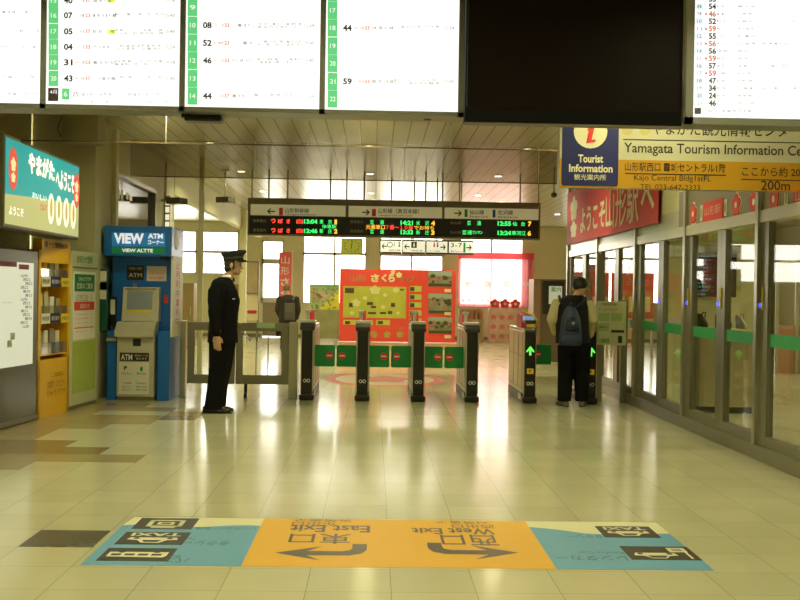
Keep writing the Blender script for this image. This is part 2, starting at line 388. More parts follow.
# ------------------------------------------------------------------ lights
WARM = (.98, .925, .50)
LAMP = .385
def downlight(x, y, label, group=None, power=34, proto=[None]):
    if proto[0] is None:
        e = empty('downlight', (x, y, CZ))
        MB().lathe((0, 0, 0), [(.062, -.002), (.085, -.003), (.092, -.010), (.085, -.014), (.066, -.014), (.062, -.002)], 24).build('bezel', M_white, e, local=True, smooth=True)
        MB().lathe((0, 0, 0), [(.064, -.010), (.060, -.018), (.02, -.021)], 24).build('lens', glow('lamp_lens', (1, .9, .62), 9), e, local=True)
        proto[0] = e
    else:
        e = copy_tree(proto[0]); e.location = (x, y, CZ)
    tag(e, label, 'ceiling light', group)
    ld = bpy.data.lights.new('downlight_lamp', 'AREA'); ld.shape = 'DISK'; ld.size = .13; ld.energy = power*LAMP; ld.color = WARM; ld.spread = math.radians(155)
    lo = bpy.data.objects.new('downlight_lamp', ld); COL.objects.link(lo); lo.parent = e; lo.location = (0, 0, -.02); return e
rn = {-2.35: 'left', -.1: 'middle', 2.15: 'right'}
for y, dn in ((14.95, 'just behind the hazy smoke barrier'), (18.4, 'second beyond the gates'), (22.0, 'third beyond the gates'), (25.5, 'farthest from the camera')):
    for x in rn: downlight(x, y, 'round ceiling downlight in the %s row, %s' % (rn[x], dn), 'recessed ceiling downlights', 44 if y < 17 else 85)
for y in (11.1, 7.5, 3.9, .3):
    for x in rn: downlight(x, y, 'round ceiling downlight over the near hall, above the picture', 'recessed ceiling downlights', 50)
downlight(at(556, 216, 27).x, 26.8, 'round ceiling downlight near the far right corner beside the red banner', 'recessed ceiling downlights', 50)
for x, y in ((6.5, 8), (6.5, 12.5), (8, 17), (8, 23), (9.5, 12), (-5.7, 22), (-5.7, 28)): downlight(x, y, 'round ceiling downlight of the side halls behind the glass and the wall', 'recessed ceiling downlights', 150)
w = bpy.data.worlds.new('world'); S.world = w; w.use_nodes = True
w.node_tree.nodes['Background'].inputs[0].default_value = (1.0, .97, .85, 1); w.node_tree.nodes['Background'].inputs[1].default_value = 9.0
for (x0, x1, z0, z1) in ops:
    ld = bpy.data.lights.new('window_portal', 'AREA'); ld.shape = 'RECTANGLE'; ld.size = x1-x0; ld.size_y = z1-z0; ld.cycles.is_portal = True
    lo = bpy.data.objects.new('window_portal', ld); COL.objects.link(lo); lo.location = ((x0+x1)/2, YB+.16, (z0+z1)/2); lo.rotation_euler = (-PI/2, 0, 0)
# ------------------------------------------------------------------ hanging departure boards
YD = 6.0
FD = front(YD)
G_screen = glow('backlit_white', (1, 1, .97), 1.15)
E_green = glow('backlit_green', (.13, .66, .22), .9); E_dark = mat('backlit_ink', (.10, .10, .10), .6); E_grey = mat('backlit_grey_ink', (.42, .45, .45), .6, emit=(.5, .56, .58), est=.08)
E_red = mat('backlit_red_ink', (.7, .2, .12), .6, emit=(.9, .35, .25), est=.5); E_whites = glow('backlit_white_ink', (1, 1, .95), 1.0); E_yel = glow('backlit_yellow', (.95, .95, .1), .9)
E_mid = mat('backlit_mid_ink', (.25, .25, .24), .6, emit=(.3, .3, .3), est=.05)
zt = 3.20
db = empty('departure_board', (-1.3, YD, FD.uv(230, 110)[1]), 'long backlit white departure timetable board with green hour columns, top left', 'timetable board')
xa = FD.uv(-150, 60)[0]; xb = FD.uv(467, 60)[0]; zb = FD.uv(230, 112)[1]
MB().box(xa, xb, YD+.02, YD+.2, zb, zt).build('housing', M_frame, db, bevel=.006)
panels = [(-98, 41), (46.5, 180), (185.5, 320), (325.5, 458.5)]
zp = FD.uv(230, 107)[1]-.005
zpb = []
for a, c in panels:
    u0, u1 = FD.uv(a, 60)[0], FD.uv(c, 60)[0]
    MB().fbox(FD, u0, zp, u1, zt-.04, -.012, 0).build('screen', G_screen, db); zpb.append((u0, u1))
edges = [xa] + [q for p in zpb for q in p] + [xb]
b = MB()
for i in range(0, len(edges), 2): b.fbox(FD, edges[i], zb, edges[i+1], zt, -.02, .014)
b.fbox(FD, xa, zb, xb, zp, -.02, .014).fbox(FD, xa, zt-.04, xb, zt, -.02, .014)
b.build('frame', M_frame, db)
def pz(px, py): return FD.uv(px, py)
gr, whi, blk, gry, red, mid, yl = MB(), MB(), MB(), MB(), MB(), MB(), MB()
def rnd_line(b1, x0, x1, y, h=2.2, dense=.8):
    x = x0; h *= 1.25
    while x < x1:
        wd = random.uniform(2, 6)
        if random.random() < dense:
            s_ = random.choice(['発', '着', '東京', '新庄', '行', '福島', '米沢', '10:5', '号', '全車', '停車'])
            u, v = pz(x, y+h/2); u2, v2 = pz(x+wd*.75, y-h/2); b1.text(FD, s_, u, v, u2, v2, .003, .035)
        x += wd+1
def row(px0, px1, y, hour, mins, pitch, big=6.2):
    u, v = pz(px0+1.5, y+pitch/2-.3); u2, v2 = pz(px0+11.5, y-pitch/2+.3)
    if hour: gr.fbox(FD, u, v, u2, v2, 0, .001); a, c = pz(px0+4, y+2.2), pz(px0+9.5, y-2.2); whi.text(FD, hour, a[0], a[1], c[0], c[1])
    if mins:
        a, c = pz(px0+17, y+3.1), pz(px0+25.8, y-3.1); blk.text(FD, mins, a[0], a[1], c[0], c[1], bold=.035)
        a, c = pz(px0+36.5, y+1.9), pz(px0+43.5, y-1.9); red.text(FD, random.choice(['123', '133', '137', '129']), a[0], a[1], c[0], c[1], bold=.03)
        rnd_line(red, px0+28, px0+35, y, 1.8); rnd_line(mid, px0+46, px0+66, y, 2.6); rnd_line(gry, px0+68, px0+114, y-1.2, 2); 
        if random.random() < .5: rnd_line(gry, px0+68, px0+112, y+1.8, 2)
        a, c = pz(px0+118, y+1.6), pz(px0+128, y-1.6); gry.text(FD, random.choice(['15:40', '12:24', '19:28']), a[0], a[1], c[0], c[1])
# hour rows measured on each panel
for y, h, m_ in ((-14.5, '14', '10'), (.5, '15', '40'), (15.5, '16', '07'), (31.5, '17', '05'), (47, '18', '04'), (62.5, '19', '31'), (78.5, '20', '43')): row(47, 180, y, h, m_, 15.7)
a, c = pz(48, 101), pz(58.5, 88); blk.fbox(FD, a[0], a[1], c[0], c[1], 0, .001)
a, c = pz(50, 94), pz(57, 90); whi.text(FD, '4月', a[0], a[1], c[0], c[1])
a, c = pz(62, 99.5), pz(69.5, 88.5); gr.fbox(FD, a[0], a[1], c[0], c[1], 0, .001); a, c = pz(64, 96.5), pz(67.5, 91.5); whi.text(FD, '6', a[0], a[1], c[0], c[1])
a, c = pz(72.5, 96.5), pz(78.5, 92); mid.text(FD, '25', a[0], a[1], c[0], c[1]); rnd_line(gry, 82, 160, 94.5, 2.2)
rnd_line(gry, 66, 168, 102, 1.5, .5)
for px, y in ((108, .5), (108, 32)): a, c = pz(px, y+2), pz(px+7, y-2); yl.fbox(FD, a[0], a[1], c[0], c[1], 0, .001)
for y, h, m_ in ((-10, '8', '02'), (7.5, '9', None), (25.3, '10', '08'), (43, '11', '52'), (60.5, '12', '46'), (78.5, '13', None), (96, '14', '44')): row(186, 320, y, h, m_, 17.7)
for y, h, m_ in ((-7, '16', '30'), (10.5, '17', None), (28, '18', '44'), (46, '19', None), (63.5, '20', None), (81.5, '21', '59'), (99, '22', None)): row(326, 459, y, h, m_, 17.7)
for y in (12, 31, 47, 77, 94): rnd_line(gry, 2, 38, y, 2, .6)
for bb, nm, m_ in ((gr, 'hour_strip', E_green), (whi, 'hour_lettering', E_whites), (blk, 'minute_lettering', E_dark), (gry, 'fine_lettering', E_grey), (red, 'train_lettering', E_red), (mid, 'stop_lettering', E_mid), (yl, 'highlight_mark', E_yel)): bb.build(nm, m_, db)
b = MB()
for q in (-2.6, -1.3, .2): b.box(q-.02, q+.02, YD+.1, YD+.14, zt, CZ)
b.build('hanger', M_dsteel, db)
# black bar under the board
F = front(YD+.1); a = F.r(185, 116, 222, 121.5)
e = empty('speaker_bar', ((a[0]+a[2])/2, YD+.12, a[1]), 'slim black bar fixed under the long departure board', 'speaker')
MB().box(a[0], a[2], YD+.07, YD+.17, a[1], a[3]+.005).build('bar_body', M_black, e, bevel=.008)
MB().box(a[0]-.02, a[0]+.03, YD+.09, YD+.15, a[3]-.01, a[3]+.014).build('bracket', M_black, e)
a = F.r(424, 116.5, 431, 119.5); tag(MB().box(a[0], a[2], YD+.1, YD+.15, a[1], zb).build('sensor', M_black), 'small black sensor under the right end of the long board', 'sensor')
# right board
FD = front(YD-.02); YR = YD-.02
xa = FD.uv(686, 60)[0]; xb = FD.uv(842, 60)[0]; zb2 = FD.uv(745, 125)[1]
rb = empty('departure_board', ((xa+xb)/2, YR, zb2), 'backlit white timetable board with tiny rows at the top right corner', 'timetable board')
MB().box(xa, xb, YR+.02, YR+.2, zb2, zt).build('housing', M_frame, rb, bevel=.006)
ua, ub = FD.uv(693.5, 60)[0], FD.uv(835, 60)[0]; za = FD.uv(745, 118.5)[1]
MB().fbox(FD, ua, za, ub, zt-.03, -.012, 0).build('screen', G_screen, rb)
b = MB().fbox(FD, xa, zb2, ua, zt, -.02, .012).fbox(FD, ub, zb2, xb, zt, -.02, .012).fbox(FD, xa, zb2, xb, za, -.02, .012).fbox(FD, xa, zt-.03, xb, zt, -.02, .012)
b.build('frame', mat('pale_grey_frame', (.42, .44, .42), .4, .4), rb)
blk, gry, red, pale = MB(), MB(), MB(), MB()
for i, (m_, h) in enumerate(zip(['53', '54', '46', '52', '59', '55', '56', '56', '59', '57', '59', '47', '34', '24', '46'], range(7, 22))):
    y = -.9 + 7.43*i; tgt = red if i in (2, 4, 6, 8, 10) else blk
    a, c = pz(708.5, y+2.9), pz(716, y-2.9); tgt.text(FD, m_, a[0], a[1], c[0], c[1], bold=.04)
    a, c = pz(697, y+1.8), pz(701.5, y-1.8); gry.text(FD, str(h), a[0], a[1], c[0], c[1])
    if i % 2: a, c = pz(694.5, y+3.6), pz(704, y-3.6); pale.fbox(FD, a[0], a[1], c[0], c[1], 0, .001)
    if i in (2, 4, 6, 8, 10): a, c = pz(705, y+1), pz(707, y-1); red.fbox(FD, a[0], a[1], c[0], c[1])
    rnd_line(gry, 716.5, 724, y, 2); rnd_line(gry, 738, 752, y, 1.6)
    if i % 3 == 0: rnd_line(gry, 762, 798, y, 1.6, .5)
a, c = pz(694.5, 114), pz(701, 108); blk.fbox(FD, a[0], a[1], c[0], c[1]); rnd_line(gry, 704, 755, 111, 1.8)
blk.build('minute_lettering', E_mid, rb); gry.build('fine_lettering', E_grey, rb); red.build('red_lettering', E_red, rb); pale.build('hour_strip', glow('pale_blue_cell', (.85, .95, 1), 1.0), rb)
MB().box(xa+.1, xa+.14, YR+.1, YR+.14, zt, CZ).build('hanger', M_dsteel, rb)
# black television between the boards
YT = 5.86; F = front(YT)
x0, x1 = F.uv(465.5, 60)[0], F.uv(683, 60)[0]; z0 = F.uv(570, 124)[1]
tv = empty('television', ((x0+x1)/2, YT, z0), 'large switched-off black television hanging between the two timetable boards', 'television')
MB().box(x0, x1, YT, YT+.09, z0, 3.25).build('housing', mat('tv_black', (.008, .008, .008), .6, spec=.12), tv, bevel=.006)
MB().fbox(F, x0+.025, z0+.075, x1-.02, 3.22, 0, .002).build('screen', mat('dead_screen', (.012, .007, .006), .4, spec=.12), tv)
MB().fbox(F, x0+.008, z0+.085, x0+.014, 3.22, 0, .004).build('bezel_highlight', mat('bezel_highlight_grey', (.1, .11, .11), .3, .6), tv)  # highlight along the left bezel, drawn as a thin paler strip
MB().fbox(F, x0, z0-.012, x1, z0, -.05, 0).build('bottom_lip', mat('taupe_lip', (.2, .17, .14), .5), tv)
MB().box(-.0+x0+.5, x0+.62, YT+.1, YT+.16, 3.0, CZ).build('ceiling_bracket', M_black, tv)
F = front(YD+.05); q = F.r(676, 84, 683, 124)
tag(MB().tube([(F.uv(682, 84)[0], YD+.05, F.uv(682, 84)[1]), (F.uv(679.5, 104)[0], YD+.05, F.uv(679, 104)[1]), (F.uv(677, 124)[0], YD+.05, F.uv(677, 124)[1])], .011, 8).build('cable', M_cream), 'pale cable hanging in the gap right of the black television', 'cable')
# ------------------------------------------------------------------ tourist information sign
YI = 8.2; F = front(YI)
e = empty('information_sign', (F.uv(690, 160)[0], YI, F.uv(690, 190)[1]), 'hanging orange and cream Tourist Information sign in Japanese and English', 'sign')
L_, Rr = F.uv(559.5, 160)[0], F.uv(905, 160)[0]; Bz = F.uv(690, 189.5)[1]; Oz = F.uv(690, 161)[1]; Tz = F.uv(690, 110)[1]
MB().box(L_, Rr, YI+.002, YI+.1, Bz, Tz).build('box', M_steel, e, bevel=.004)
MB().fbox(F, L_, Bz, Rr, Oz, -.002, .001).build('orange_panel', mat('sign_orange', (.47, .25, .01), .5, emit=(.8, .36, .02), est=.05), e)
MB().fbox(F, L_, Oz, Rr, Tz, -.002, .001).build('cream_panel', mat('sign_cream', (.48, .46, .30), .5, emit=(.8, .75, .5), est=.04), e)
def rrect(b, F, u0, v0, u1, v1, r, t0, t1):
    pts = []
    for cx, cy, a0 in ((u1-r, v1-r, 0), (u0+r, v1-r, 90), (u0+r, v0+r, 180), (u1-r, v0+r, 270)):
        for k in range(6): a = math.radians(a0+18*k); pts.append((cx+r*math.cos(a), cy+r*math.sin(a)))
    return b.fpoly(F, pts, t0, t1)
q = F.r(562.5, 112, 618.5, 185.5); rrect(MB(), F, q[0], q[1], q[2], q[3], .02, .001, .003).build('navy_panel', M_navy, e)
c_ = F.uv(590.5, 131.5); MB().disc(F, c_[0], c_[1], 17*YI/FPX, None, .003, .004).build('white_disc', M_cream, e)
def ip(pts): return [F.uv(x, y) for x, y in pts]
MB().fpoly(F, ip([(588.5, 128), (594.5, 127), (591.5, 140), (595.5, 139.5), (595, 142), (586, 143.5), (588.5, 130.5), (586.5, 130.8)])[::-1], .004, .006).disc(F, *F.uv(593.3, 122.5), .02, None, .004, .006).build('red_lettering', M_red, e)
b = MB()
def T(b, F, s, x0, yt, x1, yb, t=.003, bold=0.):
    q = F.r(x0, yt, x1, yb); b.text(F, s, q[0], q[1], q[2], q[3], t, bold)
T(b, F, 'Tourist', 578, 154.5, 603, 162.5, .005, .03); T(b, F, 'Information', 569, 164, 612.5, 172, .005, .03); T(b, F, '観光案内所', 574, 174, 606, 180, .005, .02)
b.build('white_lettering', M_cream, e)
b = MB()
T(b, F, 'やまがた観光情報センター', 652, 121, 800, 135, .003, .02); T(b, F, 'Yamagata Tourism Information Center', 624, 142.5, 824, 155.5, .003, .010)
T(b, F, '山形駅西口 霞城セントラル1階', 625, 162, 725.5, 171, .003, .01); T(b, F, 'Kajo Central Bldg1stFL', 634, 174.5, 711, 182, .003, 0); T(b, F, 'TEL.023-647-2333', 640, 184, 700, 189.3, .003, 0)
T(b, F, 'ここから約 200m', 742, 166.5, 812, 176, .003, .01); T(b, F, '200m', 761, 180.5, 790, 190, .003, .01)
for x0, x1, y in ((623, 830, 139), (625, 726, 173), (741, 815, 179)):
    q = F.r(x0, y, x1, y+1); b.fbox(F, q[0], q[1], q[2], q[3], .001, .003)
b.build('black_lettering', M_ink, e)
b = MB()
for px, c in ((627, 0), (645, 0)): q = F.uv(px, 130); b.disc(F, q[0], q[1], .045, .04, .001, .003)
b.build('emblem', mat('tan_print', (.5, .42, .15), .5), e)
b = MB()
for x in (L_+.3, Rr-.3): b.box(x-.015, x+.015, YI+.03, YI+.06, Tz, CZ)
b.build('hanger', M_dsteel, e)
# ------------------------------------------------------------------ advert light box on the left wall
XA = -3.38; F = leftw(XA)
q = F.r(6, 134.5, 79, 228); y0, y1 = q[0], q[2]; z0, z1 = 1.98, 2.77
e = empty('advert_light_box', (XA-.1, (y0+y1)/2, z0), 'glowing teal and lime advert light box high on the left wall', 'advert box')
MB().box(XA-.28, XA-.004, y0-.03, y1+.03, z0-.03, z1+.03).build('casing', mat('bronze_casing', (.2, .17, .11), .35, .6), e, bevel=.01)
mm = z0+(z1-z0)*.43
MB().fpoly(F, [(y0, z0), (y1, z0), (y1, mm+.03), (y0+.9*(y1-y0)/2, mm-.02), (y0, mm-.07)], -.003, .0).build('lime_field', glow('advert_lime', (.60, .60, .22), .75), e)
MB().fpoly(F, [(y0, mm-.07), (y0+.9*(y1-y0)/2, mm-.02), (y1, mm+.03), (y1, z1), (y0, z1)], -.003, .0).build('teal_field', glow('advert_teal', (.01, .42, .40), .75), e)
MB().text(F, 'やまがた', y0+.62, z0+.53, y0+1.45, z0+.75, .002, .085).text(F, 'へようこそ', y0+1.5, z0+.47, y1-.2, z0+.68, .002, .085).build('title_outline', glow('advert_brown', (.35, .25, .1), .5), e)
MB().text(F, 'やまがた', y0+.62, z0+.53, y0+1.45, z0+.75, .004, .045).text(F, 'へようこそ', y0+1.5, z0+.47, y1-.2, z0+.68, .004, .045).build('title_lettering', glow('advert_white', (1, .97, .8), 1.2), e)
for cy in (y0+.2, y1-.1): MB().disc(F, cy, z0+.52, .12, .2, 0, .003).build('red_medallion', glow('advert_red', (.85, .10, .05), .8), e)
b = MB()
for cy in (y0+.2, y1-.1): b.flower(F, cy, z0+.56, .07, .07, .003, .004).flower(F, cy, z0+.44, .06, .05, .003, .004)
b.build('medallion_flower', glow('advert_cream', (1, .8, .4), .9), e)
b = MB()
for k in range(4):
    o = MB().disc(F, y0+1.36+.27*k, z0+.24, .1, .16, 0, .002).build('white_oval', glow('advert_oval', (1, .98, .7), 1.05), e)
    MB().disc(F, y0+1.36+.27*k, z0+.25, .045, .10, .002, .004).build('oval_picture', glow('advert_gold', (.75, .5, .1), .7), o)
b = MB().text(F, 'だより', y0+1.0, z0+.2, y0+1.2, z0+.27, .003, .03); b.build('red_lettering', glow('advert_red', (.85, .10, .05), .8), e)
b = MB().text(F, 'ようこそ', y0+.1, z0+.09, y0+.5, z0+.17, .003, .02); b.text(F, 'おいしい', y0+.75, z0+.3, y0+1.2, z0+.36, .003, .02); b.build('small_lettering', glow('advert_white', (1, .97, .8), 1.0), e)
MB().box(XL+.001, XA-.281, (y0+y1)/2-.3, (y0+y1)/2+.3, 2.2, 2.5).build('wall_bracket', M_dsteel, e)
# ------------------------------------------------------------------ timetable case, brochure rack, notice panel along left wall
XC = XO = XN = 0.
def angled(off): return Fr(V((-3.38, 12.7, 0)) + V((.994, -.1095, 0))*off, (.1095, .994, 0), (0, 0, 1))
F = angled(0)
def FP(t, u): q = F.p(u, 0, t); return (q.x, q.y, 0)
yc0, yc1 = -5.2, F.uv(38, 340)[0]-.02
e = empty('map_case', FP(-.08, (yc0+yc1)/2), 'floor-standing steel case with lit white route map against the left wall', 'display case')
zt_ = F.uv(37, 251)[1]
MB().fb(F, -.2, XC, yc0, yc1, 0, zt_).build('casing', mat('smoky_steel', (.22, .2, .15), .3, .7), e, bevel=.01)
q = F.r(2, 256, 34, 372); zl, zh = F.uv(30, 364)[1], F.uv(30, 263)[1]
ye = F.uv(33, 300)[0]
MB().fbox(F, yc0+.1, zl, ye, zh, .001, .004).build('map_sheet', glow('lit_map_sheet', (.86, .88, .66), .62), e)
b = MB()
for k in range(60):
    u = random.uniform(yc0+.15, ye-.45); v = random.uniform(zl+.05, zh-.1); b.fbox(F, u, v, u+random.choice((.004, .1)), v+random.choice((.004, .07)), .004, .005)
b.build('map_lines', mat('map_line_ink', (.45, .5, .35), .5), e)
MB().fbox(F, ye-.12, zh-.07, ye-.35, zh-.02, .004, .006).fbox(F, yc0+.1, zh-.05, ye-.4, zh, .004, .006).build('map_heading', mat('plum_print', (.25, .05, .10), .5), e)
b = MB()
for k in range(14): v = zh-.12-k*.04; b.text(F, random.choice(['山形', '東口', '西口', '案内']), ye-.30+.05*(k % 3), v-.03, ye-.14+.05*(k % 3), v, .006, .02)
b.build('map_lettering', M_ink, e)
MB().fb(F, XC-.0, XC+.02, yc0, yc1, .02, .06).build('kick_rail', M_dsteel, e)
# orange brochure rack
yo0, yo1 = F.uv(38, 340)[0], F.uv(69.5, 340)[0]
zt_ = F.uv(40, 249)[1]; KW = (yo1-yo0)/1.2
e = empty('brochure_rack', FP(-.1, (yo0+yo1)/2), 'tall orange brochure rack between the map case and the green notice panel', 'brochure rack')
b = MB().fb(F, XO-.28, XO-.24, yo0, yo1, 0, zt_).fb(F, XO-.28, XO, yo0, yo0+.06, 0, zt_).fb(F, XO-.28, XO, yo1-.06, yo1, 0, zt_).fb(F, XO-.26, XO, yo0, yo1, 0, .62).fb(F, XO-.28, XO, yo0, yo1, zt_-.14, zt_)
b.build('body', M_orange, e)
zs = zt_+.115
MB().fb(F, XO-.1, XO+.005, yo0+.06, yo1-.02, zt_+.0, zs).build('header_sign', M_orange, e, bevel=.005)
MB().text(F, '夏ナビ情報BOX', yo0+.12, zt_+.025, yo1-.1, zt_+.09, .009, .04).build('header_lettering', M_ink, e)
acr = glassmat('clear_acrylic', (.9, .88, .8), .14, .05)
for k, (v, nm) in enumerate(((1.46, 'x'), (1.06, 'y'), (.66, 'z'))):
    s = empty('shelf', V(FP(-.12, (yo0+yo1)/2))+V((0, 0, v))); s.parent = e; s.location = s.location - e.location
    MB().fb(F, XO-.24, XO-.01, yo0+.06, yo1-.06, v, v+.015).build('shelf_board', M_orange, s)
    MB().fb(F, XO-.012, XO-.006, yo0+.06, yo1-.06, v+.015, v+.14).build('acrylic_front', acr, s)
    if k < 2:
        MB().fbox(F, yo0+.1*KW, v-.05, yo0+.42*KW, v+.06, .001, .004).build('price_card', M_white, s)
        MB().fbox(F, yo0+.44*KW, v-.05, yo0+.78*KW, v+.06, .001, .004).build('blue_card', M_navy, s)
        MB().fbox(F, yo0+.84*KW, v-.05, yo1-.03, v+.05, .001, .004).build('yellow_card', M_yel, s)
        b = MB().text(F, '時刻表', yo0+.13*KW, v-.02, yo0+.38*KW, v+.03, .006, .02).text(F, 'やまがた', yo0+.86*KW, v-.02, yo1-.06, v+.02, .006, .02); b.build('card_lettering', M_ink, s)
        MB().text(F, '観光案内', yo0+.47*KW, v-.02, yo0+.75*KW, v+.03, .006, .02).build('card_lettering', M_white, s)
cols = [(.75, .72, .6), (.8, .6, .1), (.55, .5, .35), (.85, .82, .7), (.35, .3, .2)]
n = 0
ords = ['first', 'second', 'third', 'fourth']
for k, v in enumerate((1.475, 1.075, .675)):
    for i in range(4):
        y = yo0+.1*KW+(.22*i+(.05 if k else 0))*KW; h = random.uniform(.2, .28); n += 1
        b = MB().fb(F, XO-.07, XO-.05, y, y+.15*KW, v, v+h)
        for j in range(3): b.fb(F, XO-.078-.02*j, XO-.072-.02*j, y, y+.15*KW, v, v+h-.005*j)
        o = b.build('brochure', mat('brochure_paper_%d' % ((i+k) % 5), cols[(i+k) % 5], .5, var=.25, scale=14))
        tag(o, 'stack of leaflets on the %s shelf of the orange rack, %s from the map case' % (['top', 'middle', 'bottom'][k], ords[i]), 'brochure', 'leaflets in the orange rack')
MB().text(F, 'ご自由に', yo0+.5*KW, .42, yo0+1.0*KW, .47, .003, .01).text(F, 'お取りください', yo0+.35*KW, .30, yo0+1.05*KW, .38, .003, .01).text(F, 'びゅうプラザ', yo0+.35*KW, .22, yo0+1.05*KW, .28, .003, .01).build('lettering', mat('brown_print', (.4, .18, .02), .5), e)
# green notice panel
yn0, yn1 = yo1+.02, F.uv(97.5, 340)[0]
zt_ = 1.83
e = empty('poster_stand', FP(-.06, (yn0+yn1)/2), 'pale green free-standing notice panel beside the orange rack, with two posters', 'notice board')
MB().fb(F, XN-.12, XN, yn0, yn1, .04, zt_).build('body', mat('panel_cream_green', (.58, .60, .38), .45), e, bevel=.008)
MB().fb(F, XN-.11, XN-.01, yn0, yn1, 0, .04).build('plinth', M_dsteel, e)
MB().fbox(F, yn0+.07, .18, yn1-.07, .78, 0, .003).build('lime_panel', mat('lime_paint', (.42, .52, .10), .5), e)
MB().text(F, 'お知らせ情報', yn0+.16, zt_-.14, yn1-.2, zt_-.05, .003, .04).build('header_lettering', M_green, e)
MB().fbox(F, yn0+.04, zt_-.20, yn1-.04, zt_-.185, 0, .008).build('header_rail', M_dsteel, e)
MB().fbox(F, yn0+.07, .80, yn1-.1, zt_-.24, 0, .006).build('poster_sheet', M_white, e)
MB().fbox(F, yn0+.09, 1.36, yn1-.14, 1.56, .006, .008).build('green_heading', mat('dark_green_print', (.01, .22, .08), .5), e)
MB().fbox(F, yn0+.09, 1.14, yn1-.14, 1.24, .006, .008).fbox(F, yn0+.09, .93, yn1-.14, .94, .006, .008).build('red_heading', M_red, e)
b = MB().text(F, 'びゅうプラザ', yn0+.2, 1.48, yn1-.25, 1.53, .010, .02).text(F, '営業のご案内', yn0+.15, 1.39, yn1-.2, 1.46, .010, .02).text(F, 'お知らせ', yn0+.25, 1.16, yn1-.3, 1.22, .010, .02)
b.build('white_lettering', M_white, e)
b = MB(); b2 = MB()
for k in range(9):
    v = 1.32-.02*k if k < 4 else 1.10-.05*(k-4)
    (b if k < 4 else b2).text(F, random.choice(['ご利用の皆様へお知らせ', '平日 9:30～18:00', '窓口の営業時間']), yn0+.13, v-.014, yn0+.5, v, .008).text(F, '10:00～17:30', yn0+.58, v-.014, yn1-.2, v, .008)
b.build('black_lettering', M_ink, e); b2.build('red_lettering', M_red, e)
# dark green wall display left of the ATM
YG = 13.3; F = front(YG); q = F.r(99.5, 269, 107, 331)
e = empty('leaflet_holder', ((q[0]+q[2])/2, YG+.03, q[1]), 'narrow dark green leaflet holder fixed to the wall left of the cash machine', 'leaflet holder')
MB().box(q[0]-.03, q[2], YG, YG+.07, q[1], q[3]).build('holder', mat('dark_green_plastic', (.01, .10, .06), .4), e, bevel=.008)
MB().fbox(F, q[0]+.01, 1.38, q[2]-.01, 1.62, 0, .003).fbox(F, q[0]+.01, q[1]+.4, q[2]-.01, q[1]+.62, 0, .003).build('leaflet', M_white, e)
# ------------------------------------------------------------------ cash machine
YA = 13.22; F = front(YA)
x0, x1 = F.uv(106.5, 350)[0], F.uv(169, 350)[0]; hx0, hx1 = F.uv(104, 240)[0], F.uv(172, 240)[0]
at_z = lambda y: F.uv(138, y)[1]
e = empty('cash_machine', ((x0+x1)/2, YA+.4, 0), 'bright blue cash machine booth with grey screen console and VIEW header', 'cash machine')
MB().box(x0, x1, YA+.25, YA+.8, .0, at_z(254)).box(x0, x0+.12, YA+.02, YA+.3, 0, at_z(331)).box(x1-.15, x1, YA+.02, YA+.3, 0, at_z(331)).build('booth', M_blue, e, bevel=.01)
MB().box(hx0, hx1, YA-.02, YA+.8, at_z(256), at_z(226)).build('header', mat('header_blue', (.02, .19, .7), .35), e, bevel=.012)
F2 = front(YA-.02)
q = F2.r(112, 232, 165, 246); MB().fbox(F2, q[0], q[1], q[2], q[3], 0, .003).build('logo_panel', mat('sky_blue_print', (.03, .28, .72), .4, emit=(.03, .3, .8), est=.2), e)
q = F2.r(112, 247, 165, 253); MB().fbox(F2, q[0], q[1], q[2], q[3], 0, .003).build('green_strip', mat('strip_green', (.01, .3, .1), .4, emit=(.01, .3, .1), est=.1), e)
b = MB(); T(b, F2, 'VIEW', 114, 233, 144, 243.5, .005, .05); T(b, F2, 'ATM', 148, 233.5, 163, 238.5, .005, .04); T(b, F2, 'コーナー', 148, 240, 164, 244.5, .005, .04); T(b, F2, 'VIEW ALTTE', 122, 248.5, 153, 252, .005, .03)
b.build('header_lettering', glow('header_white', (1, 1, .95), .7), e)
FB = front(YA+.25)
q = FB.r(127, 265, 144, 280); MB().fbox(FB, q[0], q[1], q[2], q[3], 0, .004).build('notice_plate', M_ink, e)
q = FB.r(147, 266, 166.5, 281); MB().fbox(FB, q[0], q[1], q[2], q[3], 0, .004).build('notice_card', mat('pink_white_card', (.8, .68, .62), .5), e)
b = MB(); T(b, FB, 'ご利用いただけます', 148.5, 272, 164, 275, .006); T(b, FB, 'VIEW CARD', 148.5, 276.5, 164, 279, .006); b.build('card_lettering', M_red, e)
b = MB(); T(b, FB, 'お取扱い時間', 129, 267, 142, 270, .006); T(b, FB, 'ATM', 129, 273, 142, 277, .006); b.build('plate_lettering', M_cream, e)
# grey console
grey = mat('console_grey', (.56, .54, .44), .4); FC = front(YA+.02)
cx0, cx1 = FC.uv(120.5, 300)[0], FC.uv(157.5, 300)[0]
def prof(b, x0, x1, pts):   # side profile in Y,Z extruded along X
    a = [(x0, y, z) for y, z in pts]; c = [(x1, y, z) for y, z in pts]; n = len(a)
    va = [b.bm.verts.new(p) for p in a]; vb = [b.bm.verts.new(p) for p in c]
    b.bm.faces.new(va); b.bm.faces.new(vb[::-1])
    for i in range(n): b.bm.faces.new([va[i], vb[i], vb[(i+1)%n], va[(i+1)%n]])
    return b
sz0, sz1 = at_z(322), at_z(287)
prof(MB(), cx0, cx1, [(YA+.06, sz0), (YA+.4, sz0), (YA+.4, sz1), (YA+.14, sz1)]).build('screen_housing', grey, e, bevel=.012)
prof(MB(), FC.uv(116, 330)[0], FC.uv(155.5, 330)[0], [(YA-.08, at_z(337)), (YA+.4, at_z(337)), (YA+.4, sz0+.0), (YA+.05, sz0), (YA-.08, at_z(331))]).build('console', grey, e, bevel=.01)
